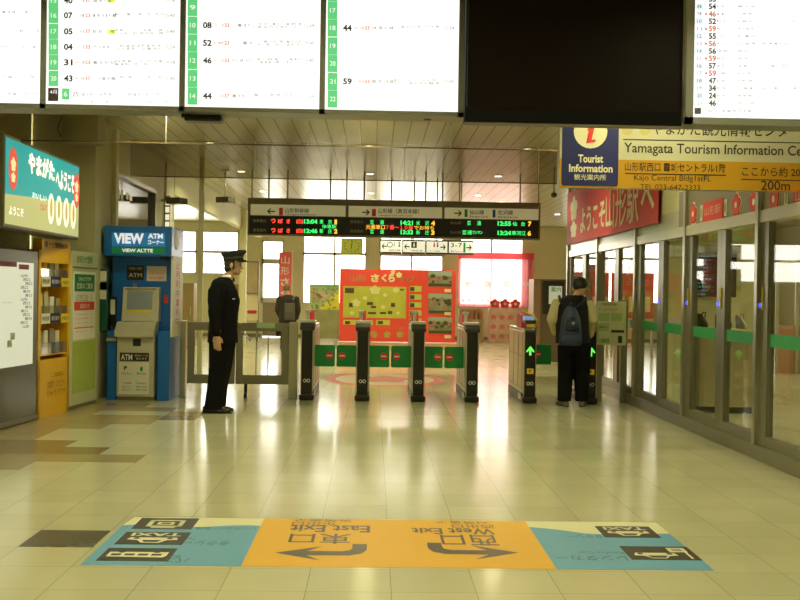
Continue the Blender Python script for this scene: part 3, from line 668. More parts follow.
MB().box(FC.uv(117.5, 360)[0], FC.uv(154.5, 360)[0], YA-.02, YA+.4, .05, at_z(337)).build('lower_cabinet', grey, e, bevel=.01)
MB().box(FC.uv(117.5, 360)[0], FC.uv(154.5, 360)[0], YA+.03, YA+.4, 0, .05).build('plinth', M_dsteel, e)
def slant(y0, y1, x0, x1, t):   # quad on the slanted screen face
    za, zb_ = at_z(y1), at_z(y0); ya = YA+.06+.08*(za-sz0)/(sz1-sz0)-t; yb = YA+.06+.08*(zb_-sz0)/(sz1-sz0)-t
    a, c = FC.uv(x0, 300)[0], FC.uv(x1, 300)[0]; return [(a, ya, za), (c, ya, za), (c, yb, zb_), (a, yb, zb_)]
def sl(y0, y1, x0, x1, t):
    b = MB(); p = slant(y0, y1, x0, x1, t); r = [(q[0], q[1]+.006, q[2]) for q in p]; b.hull8(p[:0]+[p[0], p[1], r[1], r[0], p[3], p[2], r[2], r[3]]); return b
sl(291, 312.5, 125.5, 151, .003).build('screen', mat('atm_screen', (.16, .18, .15), .15, emit=(.3, .33, .28), est=.12), e)
sl(309.5, 312.5, 125.5, 151, .007).build('yellow_strip', M_yel, e)
sl(288, 290, 123, 154, .005).build('label_strip', M_dsteel, e)
FK = front(YA-.02)
b = MB(); q = FK.r(133, 338.5, 141, 346); b.fbox(FK, q[0], q[1], q[2], q[3], 0, .006); b.build('card_slot', M_black, e, bevel=.003)
q = FK.r(120, 352.5, 149, 361); MB().fbox(FK, q[0], q[1], q[2], q[3], 0, .003).build('name_plate', M_ink, e)
q = FK.r(119, 362, 149, 394); MB().fbox(FK, q[0], q[1], q[2], q[3], 0, .003).build('instruction_sheet', M_white, e)
b = MB(); T(b, FK, 'ATM', 121, 354, 132.5, 360, .006, .03); T(b, FK, '銀行のカードが', 135, 354.5, 148, 356.5, .006); T(b, FK, '使えます', 136, 357.5, 147, 359.5, .006); b.build('plate_lettering', M_white, e)
b = MB(); T(b, FK, 'P', 124, 366, 127, 370, .005, .04); T(b, FK, 'ゆうちょ', 122, 372, 131, 374.5, .005); T(b, FK, 'ご利用', 123, 382, 131, 384, .005); T(b, FK, 'Bank Card', 137, 372, 146, 374.5, .005); T(b, FK, 'Service', 137, 382, 146, 384, .005)
for y in (386, 389): T(b, FK, 'ATMコーナー', 122, y, 132, y+1.6, .005); T(b, FK, '9:00～21:00', 136, y, 147, y+1.6, .005)
b.build('sheet_lettering', M_ink, e)
q = FK.uv(141.5, 369); MB().disc(FK, q[0], q[1], .018, .03, 0, .005).build('leaf_mark', M_green, e)
q = FB.uv(136, 284); MB().ell((q[0], YA+.2, q[1]-.02), .03, .04, .03).box(q[0]-.07, q[0]+.07, YA+.15, YA+.25, q[1]-.07, q[1]-.045).build('lamp', M_steel, e, smooth=False)
q = FB.r(111.5, 297, 117, 326); MB().box(q[0], q[2], YA+.19, YA+.25, q[1], q[3]).build('handset_holder', M_black, e, bevel=.01)
MB().box(q[0]+.01, q[2]-.01, YA+.17, YA+.192, q[1]+.15, q[3]-.03).build('leaflet', M_white, e)
q = FB.r(164, 295, 168, 303); MB().fbox(FB, q[0], q[1], q[2], q[3], 0, .005).build('red_sticker', M_red, e)
q = F.r(106, 338, 116, 341); MB().box(q[0], q[2], YA, YA+.03, q[1], q[3]).build('coin_slot', M_steel, e)
# side poster and disc on the right flank
FS = leftw(x1)
def side(name, m, ya, yb, z0, z1, t0=.002, t1=.006): return MB().fbox(FS, ya, z0, yb, z1, t0, t1).build(name, m, e)
side('side_poster', M_white, YA+.05, YA+.72, .80, 1.82, .002, .03)
b = MB()
for k in range(7): b.text(FS, random.choice('使用中止利便業'), YA+.22, 1.66-.12*k, YA+.48, 1.76-.12*k, .033, .03)
b.build('poster_lettering', mat('pale_red_print', (.8, .2, .16), .5), e)
FH = leftw(hx1); MB().disc(FH, YA+.3, at_z(238), .13, .13, 0, .006).build('side_disc', M_white, e)
q = F.r(159, 256.5, 167, 259); MB().box(q[0], q[2], YA+.05, YA+.12, q[1]-.01, q[3]+.012).build('camera_pod', M_black, e, bevel=.01)
# ------------------------------------------------------------------ low swing gates behind the guard
YF = 13.7; F = front(YF)
fz = lambda y: F.uv(240, y)[1]
def X2(px): return F.uv(px, 350)[0]
for (a, c, bars, lab) in ((187.5, 235, (209,), 'low grey metal swing gate between the cash machine and the guard'), (236, 288.5, (256, 268), 'low grey metal swing gate with two thin bars, right of the guard')):
    e = empty('swing_gate', ((X2(a)+X2(c))/2, YF, 0), lab, 'gate')
    z0, z1 = fz(384), fz(322.5)
    L, R_ = X2(a), X2(c); b = MB().box(L, L+.09, YF, YF+.04, z0, z1).box(R_-.09, R_, YF, YF+.04, z0, z1).box(L+.09, R_-.09, YF, YF+.04, z0, z0+.12).box(L+.09, R_-.09, YF, YF+.04, z1-.11, z1)
    b.build('frame', M_dsteel, e, bevel=.004)
    for px in bars: MB().cyl((X2(px), YF+.02, z0+.1), (X2(px), YF+.02, z1-.09), .007).build('bar', M_steel, e)
    cx = X2(225) if a == 187.5 else X2(246)
    MB().cyl((cx, YF+.02, z0), (cx, YF+.02, .07), .022).build('caster_stem', M_black, e)
    MB().cyl((cx-.02, YF+.02, .042), (cx+.02, YF+.02, .042), .042).build('caster', M_black, e, smooth=False)
    if a != 187.5:
        q = F.r(257, 323, 275, 328); MB().fbox(F, q[0], q[1], q[2], q[3], 0, .004).build('green_sticker', mat('pale_green_print', (.45, .62, .3), .5), e)
        q = F.r(276, 331, 281, 336.5); MB().box(q[0], q[2], YF-.03, YF, q[1], q[3]).build('latch_box', M_black, e, bevel=.004)
        q = F.uv(246, 336); MB().tube([(q[0]-.06, YF-.02, q[1]+.06), (q[0]+.02, YF-.05, q[1]+.0), (q[0]+.06, YF-.04, q[1]-.06)], .012).build('pull_handle', M_alu, e, smooth=True)
for px, w, lab in ((183.2, .07, 'short grey steel post at the right edge of the cash machine'), (293.2, .11, 'grey steel post closing the swing gates beside the first ticket gate')):
    q = X2(px); e = empty('fence_post', (q, YF, 0), lab, 'post')
    MB().box(q-w/2, q+w/2, YF-.04, YF+.08, 0, fz(323)+.02).build('post_body', M_steel, e, bevel=.006); MB().box(q-w/2-.005, q+w/2+.005, YF-.06, YF+.1, 0, .012).build('base_plate', M_dsteel, e)
# ------------------------------------------------------------------ ticket gates
def gate_parts(e, arrow=False, red=True):
    side_m = mat('gate_side_panel', (.62, .57, .45), .3, .3)
    MB().box(-.082, .082, .02, .09, .1, .93).box(-.085, .085, .09, 1.5, .12, .93).build('cabinet', side_m, e, bevel=.012, local=True)
    prof(MB(), -.07, .07, [(.0, .06), (.12, .06), (.12, .96), (.0, .94)]).build('front_post', M_black, e, bevel=.015, local=True)
    MB().box(-.095, .095, -.02, .16, 0, .08).build('foot', M_black, e, bevel=.02, local=True)
    MB().box(-.085, .085, .16, 1.52, 0, .12).build('plinth', M_char, e, bevel=.006, local=True)
    MB().box(-.083, .083, .02, 1.5, .93, .965).build('top_plate', M_steel, e, bevel=.008, local=True)
    Fg = Fr((0, 0, 0), (1, 0, 0), (0, 0, 1))
    b = MB()
    b.ring(Fg, -.022, .255, .022, .024, .009, .003); b.ring(Fg, .024, .255, .022, .024, .009, .003).fbox(Fg, -.012, .252, .012, .259, .001, .003)
    b.build('logo', M_white, e, local=True)
    b = MB()
    for sx in (-1, 1):
        for y0, y1 in ((.14, .50), (.52, .95), (.97, 1.44)):
            x = sx*.0855
            for q in ((y0, y1, .60, .605), (y0, y1, .18, .185), (y0, y0+.005, .18, .9), (y1-.005, y1, .18, .9)): b.box(x-.0012, x+.0012, q[0], q[1], q[2], q[3])
    b.build('side_seam', M_char, e, local=True)
    MB().box(-.089, -.0855, .2, .45, .025, .10).box(.0855, .089, .2, .45, .025, .10).build('kick_plate', M_steel, e, local=True)
    if arrow:
        b = MB().fpoly(Fg, [(0, .74), (.05, .68), (.05, .655), (.013, .685), (.013, .62), (-.013, .62), (-.013, .685), (-.05, .655), (-.05, .68)], .001, .003)
        b.build('arrow_display', glow('arrow_green', (.15, 1, .1), 1.3), e, local=True)
        MB().fbox(Fg, -.04, .38, .045, .45, .001, .003).build('warning_sticker', mat('amber_print', (.8, .5, .03), .5, emit=(.8, .5, .02), est=.15), e, local=True)
        MB().text(Fg, 'P', -.015, .395, .015, .435, .005, .03).build('sticker_lettering', M_ink, e, local=True)
        MB().box(-.07, .07, .0, .2, 1.03, 1.075).build('card_reader', M_char, e, bevel=.01, local=True)
        MB().box(-.055, .055, -.003, .0, .985, 1.02).build('yellow_label', M_yel, e, local=True)
        MB().box(-.06, .06, .12, .4, 1.06, 1.12).build('reader_screen', glow('screen_blue', (.3, .5, .8), .5), e, bevel=.005, local=True)
        prof(MB(), -.08, .06, [(.3, .965), (.8, .965), (.75, 1.12), (.62, 1.17), (.34, 1.13)]).build('red_cover', M_red, e, bevel=.01, local=True)
        MB().tube([(.075, .05, .97), (.085, .06, 1.08), (.07, .3, 1.14), (-.02, .5, 1.17)], .014).build('yellow_guard', M_yel, e, smooth=True, local=True)
    else:
        prof(MB(), -.095, .095, [(-.015, .90), (.3, .94), (.3, 1.0), (.06, 1.0), (-.015, .95)]).build('card_reader', M_char, e, bevel=.012, local=True)
        prof(MB(), -.1, .1, [(.05, 1.0), (.32, 1.0), (.32, 1.03), (.07, 1.03)]).build('reader_rim', M_alu, e, bevel=.006, local=True)
        prof(MB(), -.06, .03, [(.9, .965), (1.25, .965), (1.2, 1.12), (1.0, 1.15)]).build('red_cover', M_red, e, bevel=.01, local=True)
        MB().box(-.055, -.015, .62, .7, .965, 1.13).build('display_stalk', M_white, e, bevel=.01, local=True)
        MB().box(-.075, .0, .6, .72, 1.12, 1.16).build('display_head', M_white, e, bevel=.01, local=True)
gx = []
names = ['beside the swing gate, first of the row', 'second of the row from the left', 'third of the row from the left', 'at the right end of the green flaps']
for i, (px, py) in enumerate(((306.5, 400), (362, 401), (418, 402), (472, 403))):
    p = fl(px, py); gx.append((p.x, p.y))
proto = None
Yg = sum(g[1] for g in gx)/4
for i, (x, y) in enumerate(gx):
    if proto is None:
        e = empty('ticket_gate', (x, Yg, 0)); gate_parts(e); proto = e
    else: e = copy_tree(proto); e.location = (x, Yg, 0)
    tag(e, 'closed ticket gate machine ' + names[i], 'ticket gate', 'closed ticket gate machines')
p = fl(529, 403); ax1 = p.x+.0
e = empty('ticket_gate', (ax1, Yg, 0), 'ticket gate machine with green arrow and red cover, left of the backpacked person', 'ticket gate'); gate_parts(e, True); g5 = e
e = copy_tree(g5); ax2 = fl(590, 404).x; e.location = (ax2, Yg, 0); e['label'] = 'ticket gate machine with green arrow, half hidden behind the backpacked person'
# flaps
def flap(x0, x1, Y, side_, lab, grp='green gate flaps'):
    e = empty('gate_flap', (x0 if side_ < 0 else x1, Y, .4), lab, 'gate flap', grp)
    Fg = front(Y); b = MB(); rrect(b, Fg, x0, .415, x1, .70, .02, -.02, 0); b.build('flap_panel', M_green, e)
    cx = (x0+x1)/2 + (.06 if side_ < 0 else -.06); cz = .56
    MB().disc(Fg, cx, cz, .048, None, 0, .002).build('red_disc', M_red, e); MB().fbox(Fg, cx-.034, cz-.009, cx+.034, cz+.009, .002, .004).build('white_bar', M_white, e)
bn = ['between the first and second gate machines', 'between the second and third gate machines', 'between the third and fourth gate machines']
for i in range(3):
    xa_, xb_ = gx[i][0]+.083, gx[i+1][0]-.083; m_ = (xa_+xb_)/2
    flap(xa_, m_-.012, Yg+.35, -1, 'left green flap with a red no-entry disc, ' + bn[i]); flap(m_+.012, xb_, Yg+.35, 1, 'right green flap with a red no-entry disc, ' + bn[i])
xa_, xb_ = ax1+.083, ax2-.083
flap(xa_, xa_+.12, Yg+1.35, -1, 'small green flap beside the open gate machine, left of the man with backpack'); flap(xa_+.15, xa_+.42, Yg+1.35, 1, 'green flap directly behind the man with the backpack')
# ------------------------------------------------------------------ LED train sign
YS = 18.0; F = front(YS)
sL, sR = F.uv(247.5, 218)[0], F.uv(540.5, 218)[0]; sB, sM, sT, sTT = F.uv(390, 237.5)[1], F.uv(390, 218)[1], F.uv(390, 206.5)[1], F.uv(390, 200)[1]
e = empty('train_sign', ((sL+sR)/2, YS, sB), 'long black LED train departure sign hanging above the ticket gates', 'train sign')
MB().box(sL, sR, YS+.004, YS+.3, sB, sTT).build('housing', mat('olive_housing', (.20, .17, .10), .45, .3), e, bevel=.008)
MB().fbox(F, sL+.03, sB+.03, sR-.03, sM, -.004, .0).build('led_panel', M_black, e)
pads = ((250.5, 345.5), (348.5, 442), (444.5, 538.5))
b = MB()
for a, c in pads: b.fbox(F, F.uv(a, 218)[0], sM+.01, F.uv(c, 218)[0], sT, -.004, .003)
b.build('header_panel', mat('sign_header_cream', (.58, .54, .30), .5, emit=(.8, .74, .42), est=.22), e)
ink, rd, gn, bl = MB(), MB(), MB(), MB()
def slope(x): return (x-390)*.0157     # the sign sits level; the photograph is slightly rolled
def TS(b, s, x0, x1, yc, h, bold=0., t=.006):
    if ord(s[0]) > 0x3400: bold *= .35
    d = slope((x0+x1)/2); q0 = F.uv(x0, yc+d+h/2); q1 = F.uv(x1, yc+d-h/2); b.text(F, s, q0[0], q0[1], q1[0], q1[1], t, bold)
def BX(b, x0, x1, yc, h, t=.005):
    d = slope((x0+x1)/2); q0 = F.uv(x0, yc+d+h/2); q1 = F.uv(x1, yc+d-h/2); b.fbox(F, q0[0], q0[1], q1[0], q1[1], .003, t)
def arrow(b, x, yc, w, h, dr):
    d = slope(x); c = F.uv(x, yc+d); k = YS/FPX; pts = [(.5, 0), (.1, .5), (-.05, .5), (.2, .1), (-.5, .1), (-.5, -.1), (.2, -.1), (-.05, -.5), (.1, -.5)]
    pts = [(c[0]+u*w*k*dr, c[1]+v*h*k) for u, v in pts]; b.fpoly(F, pts if dr > 0 else pts[::-1], .003, .005)
arrow(ink, 271, 213.2, 8, 6, -1); arrow(ink, 366, 212.7, 8, 6, 1); arrow(ink, 458, 212.2, 8, 6, 1)
BX(rd, 279, 283, 213.3, 7.5); BX(rd, 372, 376, 212.8, 7.5); BX(gn, 464.5, 467.5, 212, 7.5); BX(bl, 492.5, 495.5, 212, 7.5)
TS(ink, '山形新幹線', 285, 309, 212, 4.4, .02); TS(ink, 'Yamagata Shinkansen', 285, 316, 216, 1.6); TS(ink, '山形線（奥羽本線）', 378, 419, 211, 4.4, .02); TS(ink, 'Yamagata Line (Ou Line)', 378, 412, 215.6, 1.6)
TS(ink, '仙山線', 469.5, 484, 210.8, 4.4, .02); TS(ink, 'Senzan Line', 469.5, 488, 215.2, 1.6); TS(ink, '左沢線', 497.5, 513, 210.8, 4.4, .02); TS(ink, 'Aterazawa Line', 497.5, 518, 215.2, 1.6)
ink.build('black_lettering', M_ink, e); rd.build('red_line_mark', M_red, e); gn.build('green_line_mark', M_green, e); bl.build('blue_line_mark', mat('blue_print', (.02, .12, .4), .5), e)
L_r, L_g, L_o, L_w = MB(), MB(), MB(), MB()
y1_, y2_ = 222.8, 232.2
for y in (y1_, y2_):
    TS(L_w, '発車案内', 253, 266, y, 3, .0); TS(L_r, 'つ', 271, 275.5, y, 4.3, .04); TS(L_r, 'ば', 278, 283, y, 4.3, .04); TS(L_r, 'さ', 286.5, 290, y, 4.3, .04); TS(L_r, '自', 296.5, 303, y, 4.6, .05)
    TS(L_w, '発車案内', 350, 363, y-.4, 3); TS(L_w, '仙山線', 450, 461, y-1, 2.6)
TS(L_g, '13:04', 304, 317.5, y1_, 4.3, .04); TS(L_g, '東', 319.5, 323.5, y1_, 4.3, .03); TS(L_g, '京', 328, 332, y1_, 4.3, .03); TS(L_o, '1', 334.5, 337, y1_, 4.6, .05)
TS(L_g, '12:46', 304, 317.5, y2_, 4.3, .04); TS(L_g, '新', 319.5, 323.5, y2_, 4.3, .03); TS(L_g, '庄', 328, 332, y2_, 4.3, .03); TS(L_o, '2', 334, 337.5, y2_, 4.6, .05)
TS(L_g, '停車駅', 322, 336.5, 227.5, 4, .03)
for y in (y1_, y2_): TS(L_g, '普', 370, 374, y-.3, 4.3, .04); TS(L_g, '通', 380, 384, y-.3, 4.3, .04)
TS(L_g, '14:21', 400.5, 413, y1_-.2, 4.3, .04); TS(L_g, '米', 416, 420, y1_-.2, 4.3, .03); TS(L_g, '沢', 425, 429, y1_-.2, 4.3, .03); TS(L_o, '4', 431, 435, y1_-.2, 4.6, .05)
TS(L_g, '13:33', 400.5, 413, y2_-.2, 4.3, .04); TS(L_g, '新', 416, 420, y2_-.2, 4.3, .03); TS(L_g, '庄', 425, 429, y2_-.2, 4.3, .03); TS(L_o, '3', 431, 434.5, y2_-.2, 4.6, .05)
TS(L_o, '元乗車口', 366, 385, 227.3, 4.2, .03); TS(L_r, '７番～１０番', 386, 413, 227.3, 4, .04); TS(L_o, 'でお待ち', 414, 434, 227.3, 3.8, .03)
TS(L_g, '普', 467, 471, y1_-1, 4.3, .04); TS(L_g, '通', 477, 481, y1_-1, 4.3, .04); TS(L_g, '12:55', 497.5, 511, y1_-1, 4.3, .04); TS(L_g, '仙', 512.5, 517, y1_-1, 4.3, .03); TS(L_g, '台', 521, 525, y1_-1, 4.3, .03); TS(L_o, '7', 528, 531.5, y1_-1, 4.8, .05)
TS(L_g, '普通', 462, 472, y2_-1, 4.3, .04); TS(L_g, 'ワンマン', 472.5, 482.5, y2_-1, 3, .03); TS(L_g, '13:24', 497.5, 511, y2_-1, 4.3, .04); TS(L_g, '寒河江', 511.5, 526, y2_-1, 4.3, .03); TS(L_o, '6', 527.5, 531, y2_-1, 4.8, .05)
L_r.build('red_led_lettering', glow('led_red', (1, .06, .03), 1.8), e); L_g.build('green_led_lettering', glow('led_green', (.05, 1, .18), 1.3), e); L_o.build('orange_led_lettering', glow('led_orange', (1, .45, .04), 1.6), e); L_w.build('small_lettering', mat('led_caption', (.4, .38, .28), .5), e)
for px in (251, 268, 287, 330, 346.5, 364, 426, 443, 460, 521, 539.5):
    x = F.uv(px, 200)[0]; MB().cyl((x, YS+.12, sTT), (x, YS+.12, CZ), .014, n=8).build('hanger', M_dsteel, e)
# small white platform signs
YP = 19.0; F = front(YP); px_ = [379.5, 402, 425.5, 448, 474]
texts = ['1・2', '', '', '3-7']
tx = ['platforms 1 and 2, arrow left', 'a black pictogram, arrow left', 'toilet pictograms, arrow right', 'platforms 3-7 with a green bar, arrow right']
for i in range(4):
    a = F.r(px_[i], 239+slope(px_[i])+.2, px_[i+1], 253.5+slope(px_[i]))
    e = empty('platform_sign', ((a[0]+a[2])/2, YP, a[1]), 'small white hanging sign for ' + tx[i], 'sign', 'white platform signs under the train sign')
    MB().box(a[0]+.004, a[2]-.004, YP+.003, YP+.12, a[1], a[3]).build('box', M_char, e)
    MB().fbox(F, a[0]+.02, a[1]+.03, a[2]-.012, a[3]-.03, -.004, .0).build('face', mat('sign_white_lit', (.8, .8, .76), .5, emit=(1, 1, .95), est=.3), e)
    w_ = a[2]-a[0]; c = (a[1]+a[3])/2; b = MB(); dr = -1 if i < 2 else 1; ax_ = a[0]+.09 if i < 2 else a[2]-.09
    pts = [(.5, 0), (.1, .5), (-.05, .5), (.2, .1), (-.5, .1), (-.5, -.1), (.2, -.1), (-.05, -.5), (.1, -.5)]; pts = [(ax_+u*.1*dr, c-.0+v*.1) for u, v in pts]; b.fpoly(F, pts if dr > 0 else pts[::-1], 0, .003)
    if i == 0: b.text(F, '1  2', a[0]+.26, c, a[2]-.03, c+.08, .003, .02).ring(F, a[0]+.19, c+.03, .05, .05, .012, .003)
    if i == 1: b.fbox(F, a[0]+.17, c-.02, a[0]+.27, c+.09, 0, .002)
    if i == 3: b.text(F, '3-7', a[0]+.05, c, a[0]+.26, c+.08, .003, .01)
    b.text(F, ['新幹線 在来線', '待合室', 'トイレ Toilets', '番線 Platforms'][i], a[0]+(.17 if i < 2 else .05), c-.085, a[0]+(.38 if i < 2 else .26), c-.05, .003)
    b.build('lettering', M_ink, e)
    if i == 1: MB().disc(F, a[0]+.22, c+.06, .012, None, .002, .004).fbox(F, a[0]+.205, c, a[0]+.235, c+.045, .002, .004).build('pictogram', M_white, e)
    if i == 2:
        MB().disc(F, a[0]+.16, c+.07, .015, None, 0, .002).fbox(F, a[0]+.145, c, a[0]+.175, c+.05, 0, .002).build('pictogram', M_red, e); MB().disc(F, a[0]+.22, c+.07, .015, None, 0, .002).fbox(F, a[0]+.205, c, a[0]+.235, c+.05, 0, .002).build('pictogram', M_blue, e)
    if i == 3: MB().fbox(F, a[0]+.28, c-.09, a[0]+.32, c+.09, 0, .002).build('green_bar', M_green, e)
    MB().cyl(((a[0]+a[2])/2, YP+.06, a[3]), ((a[0]+a[2])/2, YP+.06, CZ), .012, n=8).build('hanger', M_dsteel, e)
# ------------------------------------------------------------------ far hall
F = front(YB-.16); YC = YB-.16
a = F.r(341, 238, 362.5, 254)
e = empty('wall_clock', ((a[0]+a[2])/2, YC, a[1]), 'square yellow-green clock high on the far wall under the train sign', 'clock')
MB().box(a[0], a[2], YC, YC+.15, a[1], a[3]).build('case', mat('clock_frame', (.25, .28, .05), .5), e, bevel=.01)
MB().fbox(F, a[0]+.03, a[1]+.03, a[2]-.03, a[3]-.03, 0, .004).build('face', mat('clock_face', (.55, .62, .08), .5, emit=(.6, .65, .1), est=.15), e)
cx, cz = (a[0]+a[2])/2, (a[1]+a[3])/2; b = MB()
for k in range(12): an = k*PI/6; b.disc(F, cx+.22*math.sin(an), cz+.17*math.cos(an), .018, None, .004, .007, 6)
b.build('hour_mark', M_ink, e)
b = MB().fpoly(F, [(cx-.014, cz), (cx+.014, cz), (cx+.02, cz+.15), (cx, cz+.15)], .004, .008); b.build('minute_hand', M_ink, e)
MB().fpoly(F, [(cx-.014, cz), (cx+.01, cz-.03), (cx-.03, cz-.13)], .004, .008).build('hour_hand', M_ink, e)
# pink festival cloth over the far window
pk = bpy.data.materials.new('pink_sheer_cloth'); pk.use_nodes = True; nt = pk.node_tree; nt.nodes.clear()
o_ = nt.nodes.new('ShaderNodeOutputMaterial'); tr = nt.nodes.new('ShaderNodeBsdfTranslucent'); tr.inputs[0].default_value = (.95, .42, .45, 1); df = nt.nodes.new('ShaderNodeBsdfDiffuse'); df.inputs[0].default_value = (.8, .14, .15, 1); tp = nt.nodes.new('ShaderNodeBsdfTransparent'); tp.inputs[0].default_value = (1, .72, .72, 1)
m1 = nt.nodes.new('ShaderNodeMixShader'); m1.inputs[0].default_value = .45; m2 = nt.nodes.new('ShaderNodeMixShader'); m2.inputs[0].default_value = .20
nt.links.new(df.outputs[0], m1.inputs[1]); nt.links.new(tr.outputs[0], m1.inputs[2]); nt.links.new(m1.outputs[0], m2.inputs[1]); nt.links.new(tp.outputs[0], m2.inputs[2]); nt.links.new(m2.outputs[0], o_.inputs[0])
YK = YB-.1; F = front(YK); a = F.r(458.5, 252, 533.5, 306.5)
e = empty('festival_cloth', ((a[0]+a[2])/2, YK, a[1]), 'sheer pink and red cloth with white blossoms hanging over the far window', 'cloth banner')
b = MB(); N = 40
for i in range(N):
    u, u_ = a[0]+(a[2]-a[0])*i/N, a[0]+(a[2]-a[0])*(i+1)/N; f1 = lambda k: .012*math.sin(k*1.9)
    for z, zz in ((a[1], a[3]-.2), (a[3]-.2, a[3])): b.poly([(u, YK+f1(i), z), (u_, YK+f1(i+1), z), (u_, YK+f1(i+1), zz), (u, YK+f1(i), zz)])
b.build('cloth', pk, e, smooth=True)
MB().fbox(F, a[0], a[3]-.2, a[2], a[3], .015, .017).build('top_hem', pk, e)
b = MB()
for px in (469, 487.5, 507, 526): q = F.uv(px, 284); b.flower(F, q[0], q[1], .12, .12, .016, .02)
for px in (463, 469, 482, 488, 500, 506): q = F.uv(px, 300); b.fpoly(F, [(q[0]-.06, q[1]-.05), (q[0]+.06, q[1]-.05), (q[0], q[1]+.08)], .016, .018)
wc = mat('white_cloth_print', (.9, .85, .82), .6); n_ = wc.node_tree; tl_ = n_.nodes.new('ShaderNodeBsdfTranslucent'); tl_.inputs[0].default_value = (1, .95, .93, 1); ml_ = n_.nodes.new('ShaderNodeMixShader'); ml_.inputs[0].default_value = .7
n_.links.new(n_.nodes['Principled BSDF'].outputs[0], ml_.inputs[1]); n_.links.new(tl_.outputs[0], ml_.inputs[2]); n_.links.new(ml_.outputs[0], n_.nodes['Material Output'].inputs[0])
b.build('white_blossom', wc, e)
# red nobori banner by the far door
YN = 28.5; F = front(YN); a = F.r(279, 252, 291.5, 310)
e = empty('vertical_banner', ((a[0]+a[2])/2, YN, 0), 'tall red vertical banner with white characters by the far door', 'banner')
MB().cyl((a[2]+.01, YN+.02, 0), (a[2]+.01, YN+.02, a[3]+.06), .012).build('pole', M_white, e); MB().cyl((a[2]+.01, YN+.02, 0), (a[2]+.01, YN+.02, .1), .16, .12).build('base', M_white, e)
MB().fbox(F, a[0], a[1], a[2], a[3], 0, .006).build('cloth', mat('red_cloth', (.85, .16, .18), .7), e)
b = MB()
for k, ch in enumerate('山形さくら'): b.text(F, ch, a[0]+.06, a[3]-.32-.3*k, a[2]-.06, a[3]-.1-.3*k, .009, .03)
b.build('lettering', M_white, e)
# posters on the far left
YQ = 29.5; F = front(YQ)
a = F.r(245.5, 261, 259, 294); e = empty('poster_board', ((a[0]+a[2])/2, YQ, 0), 'framed poster board standing by the far left pillar', 'poster board')
MB().box(a[0], a[2], YQ, YQ+.06, a[1], a[3]).build('frame', M_dsteel, e); MB().fbox(F, a[0]+.04, a[1]+.04, a[2]-.04, a[3]-.04, 0, .005).build('poster', mat('poster_beige', (.55, .46, .28), .5, var=.3, scale=5), e)
MB().box(a[0], a[0]+.04, YQ, YQ+.05, 0, a[1]).box(a[2]-.04, a[2], YQ, YQ+.05, 0, a[1]).build('leg', M_dsteel, e)
a2 = F.r(246, 296, 258, 320); MB().box(a2[0], a2[2], YQ-.01, YQ+.04, a2[1], a2[3]).build('lower_panel', M_cream, e)
b = MB()
for k in range(3): q = F.uv(249+3*k, 312); b.flower(F, q[0], q[1], .06, .06, .012, .016)
b.build('red_blossom', M_red, e)
# brown cupboards on the far left
for px0, px1, yt, Y, lab in ((183, 193.5, 283, 25.0, 'tall brown cupboard beyond the swing gate, nearest the cash machine'), (226, 239, 284, 28.0, 'tall brown cupboard behind the guard, in front of the far window')):
    F = front(Y); a = F.r(px0, yt, px1, 330); e = empty('cupboard', ((a[0]+a[2])/2, Y+.2, 0), lab, 'cupboard')
    wood = mat('brown_laminate', (.33, .23, .10), .4, var=.1)
    MB().box(a[0], a[2], Y, Y+.45, .06, a[3]).build('body', wood, e, bevel=.008); MB().box(a[0]+.02, a[2]-.02, Y+.03, Y+.43, 0, .06).build('plinth', M_char, e)
    MB().box(a[0]+.02, a[2]-.02, Y-.015, Y, .1, a[3]-.04).build('door', wood, e, bevel=.004); MB().box(a[2]-.07, a[2]-.055, Y-.04, Y-.015, .8, 1.0).build('handle', M_alu, e)
# green/yellow tourist panel and the red blossom map board
YM = 26.0; F = front(YM)
a = F.r(309.5, 284, 339, 344); e = empty('scenery_panel', ((a[0]+a[2])/2, YM+.05, 0), 'pale scenery panel with a yellow wedge, left of the red map board', 'display panel')
zb_ = a[1]; MB().box(a[0], a[2], YM+.02, YM+.08, .25, a[3]).build('panel', mat('panel_sage', (.42, .47, .27), .5, var=.35, scale=3), e)
MB().fbox(front(YM+.02), a[0]+.0, .25, a[2], .95, 0, .004).build('lower_picture', mat('panel_meadow', (.27, .25, .12), .5, var=.5, scale=4), e)
MB().fpoly(front(YM+.02), [(a[0]+.25, .97), (a[2], .97), (a[2], a[3]-.1)], 0, .005).build('yellow_wedge', mat('wedge_yellow', (.7, .6, .05), .5, var=.25, scale=8), e)
MB().fbox(front(YM+.02), a[0], a[3]-.07, a[2], a[3], 0, .006).build('green_heading', mat('heading_green', (.25, .45, .15), .5), e)
b = MB()
for k in range(14): u = random.uniform(a[0]+.05, a[2]-.3); v = random.uniform(1.2, a[3]-.15); b.flower(front(YM+.02), u, v, .04, .04, .004, .007)
b.build('pink_blossom', mat('pink_print', (.7, .35, .28), .5), e)
b = MB()
for k in range(40): u = random.uniform(a[0]+.03, a[2]-.03); v = random.uniform(.98, a[3]-.1); b.flower(front(YM+.02), u, v, .03, .03, .004, .0065)
b.build('green_speck', mat('speck_green', (.25, .33, .12), .5), e)
MB().box(a[0]+.05, a[0]+.12, YM, YM+.4, 0, .25).box(a[2]-.12, a[2]-.05, YM, YM+.4, 0, .25).build('leg', M_alu, e)
a = F.r(340, 268.5, 455.5, 341); e = empty('map_board', ((a[0]+a[2])/2, YM+.05, 0), 'large red illustrated blossom map board behind the ticket gates', 'map board')
zB, zT = a[1], a[3]
MB().box(a[0], a[2], YM, YM+.08, zB, zT).build('board', M_redb, e, bevel=.006)
MB().box(a[0]+.0, a[2]+.3, YM-.1, YM+.5, 0, zB-.02).build('base', mat('tan_plinth', (.60, .36, .2), .5), e, bevel=.01)
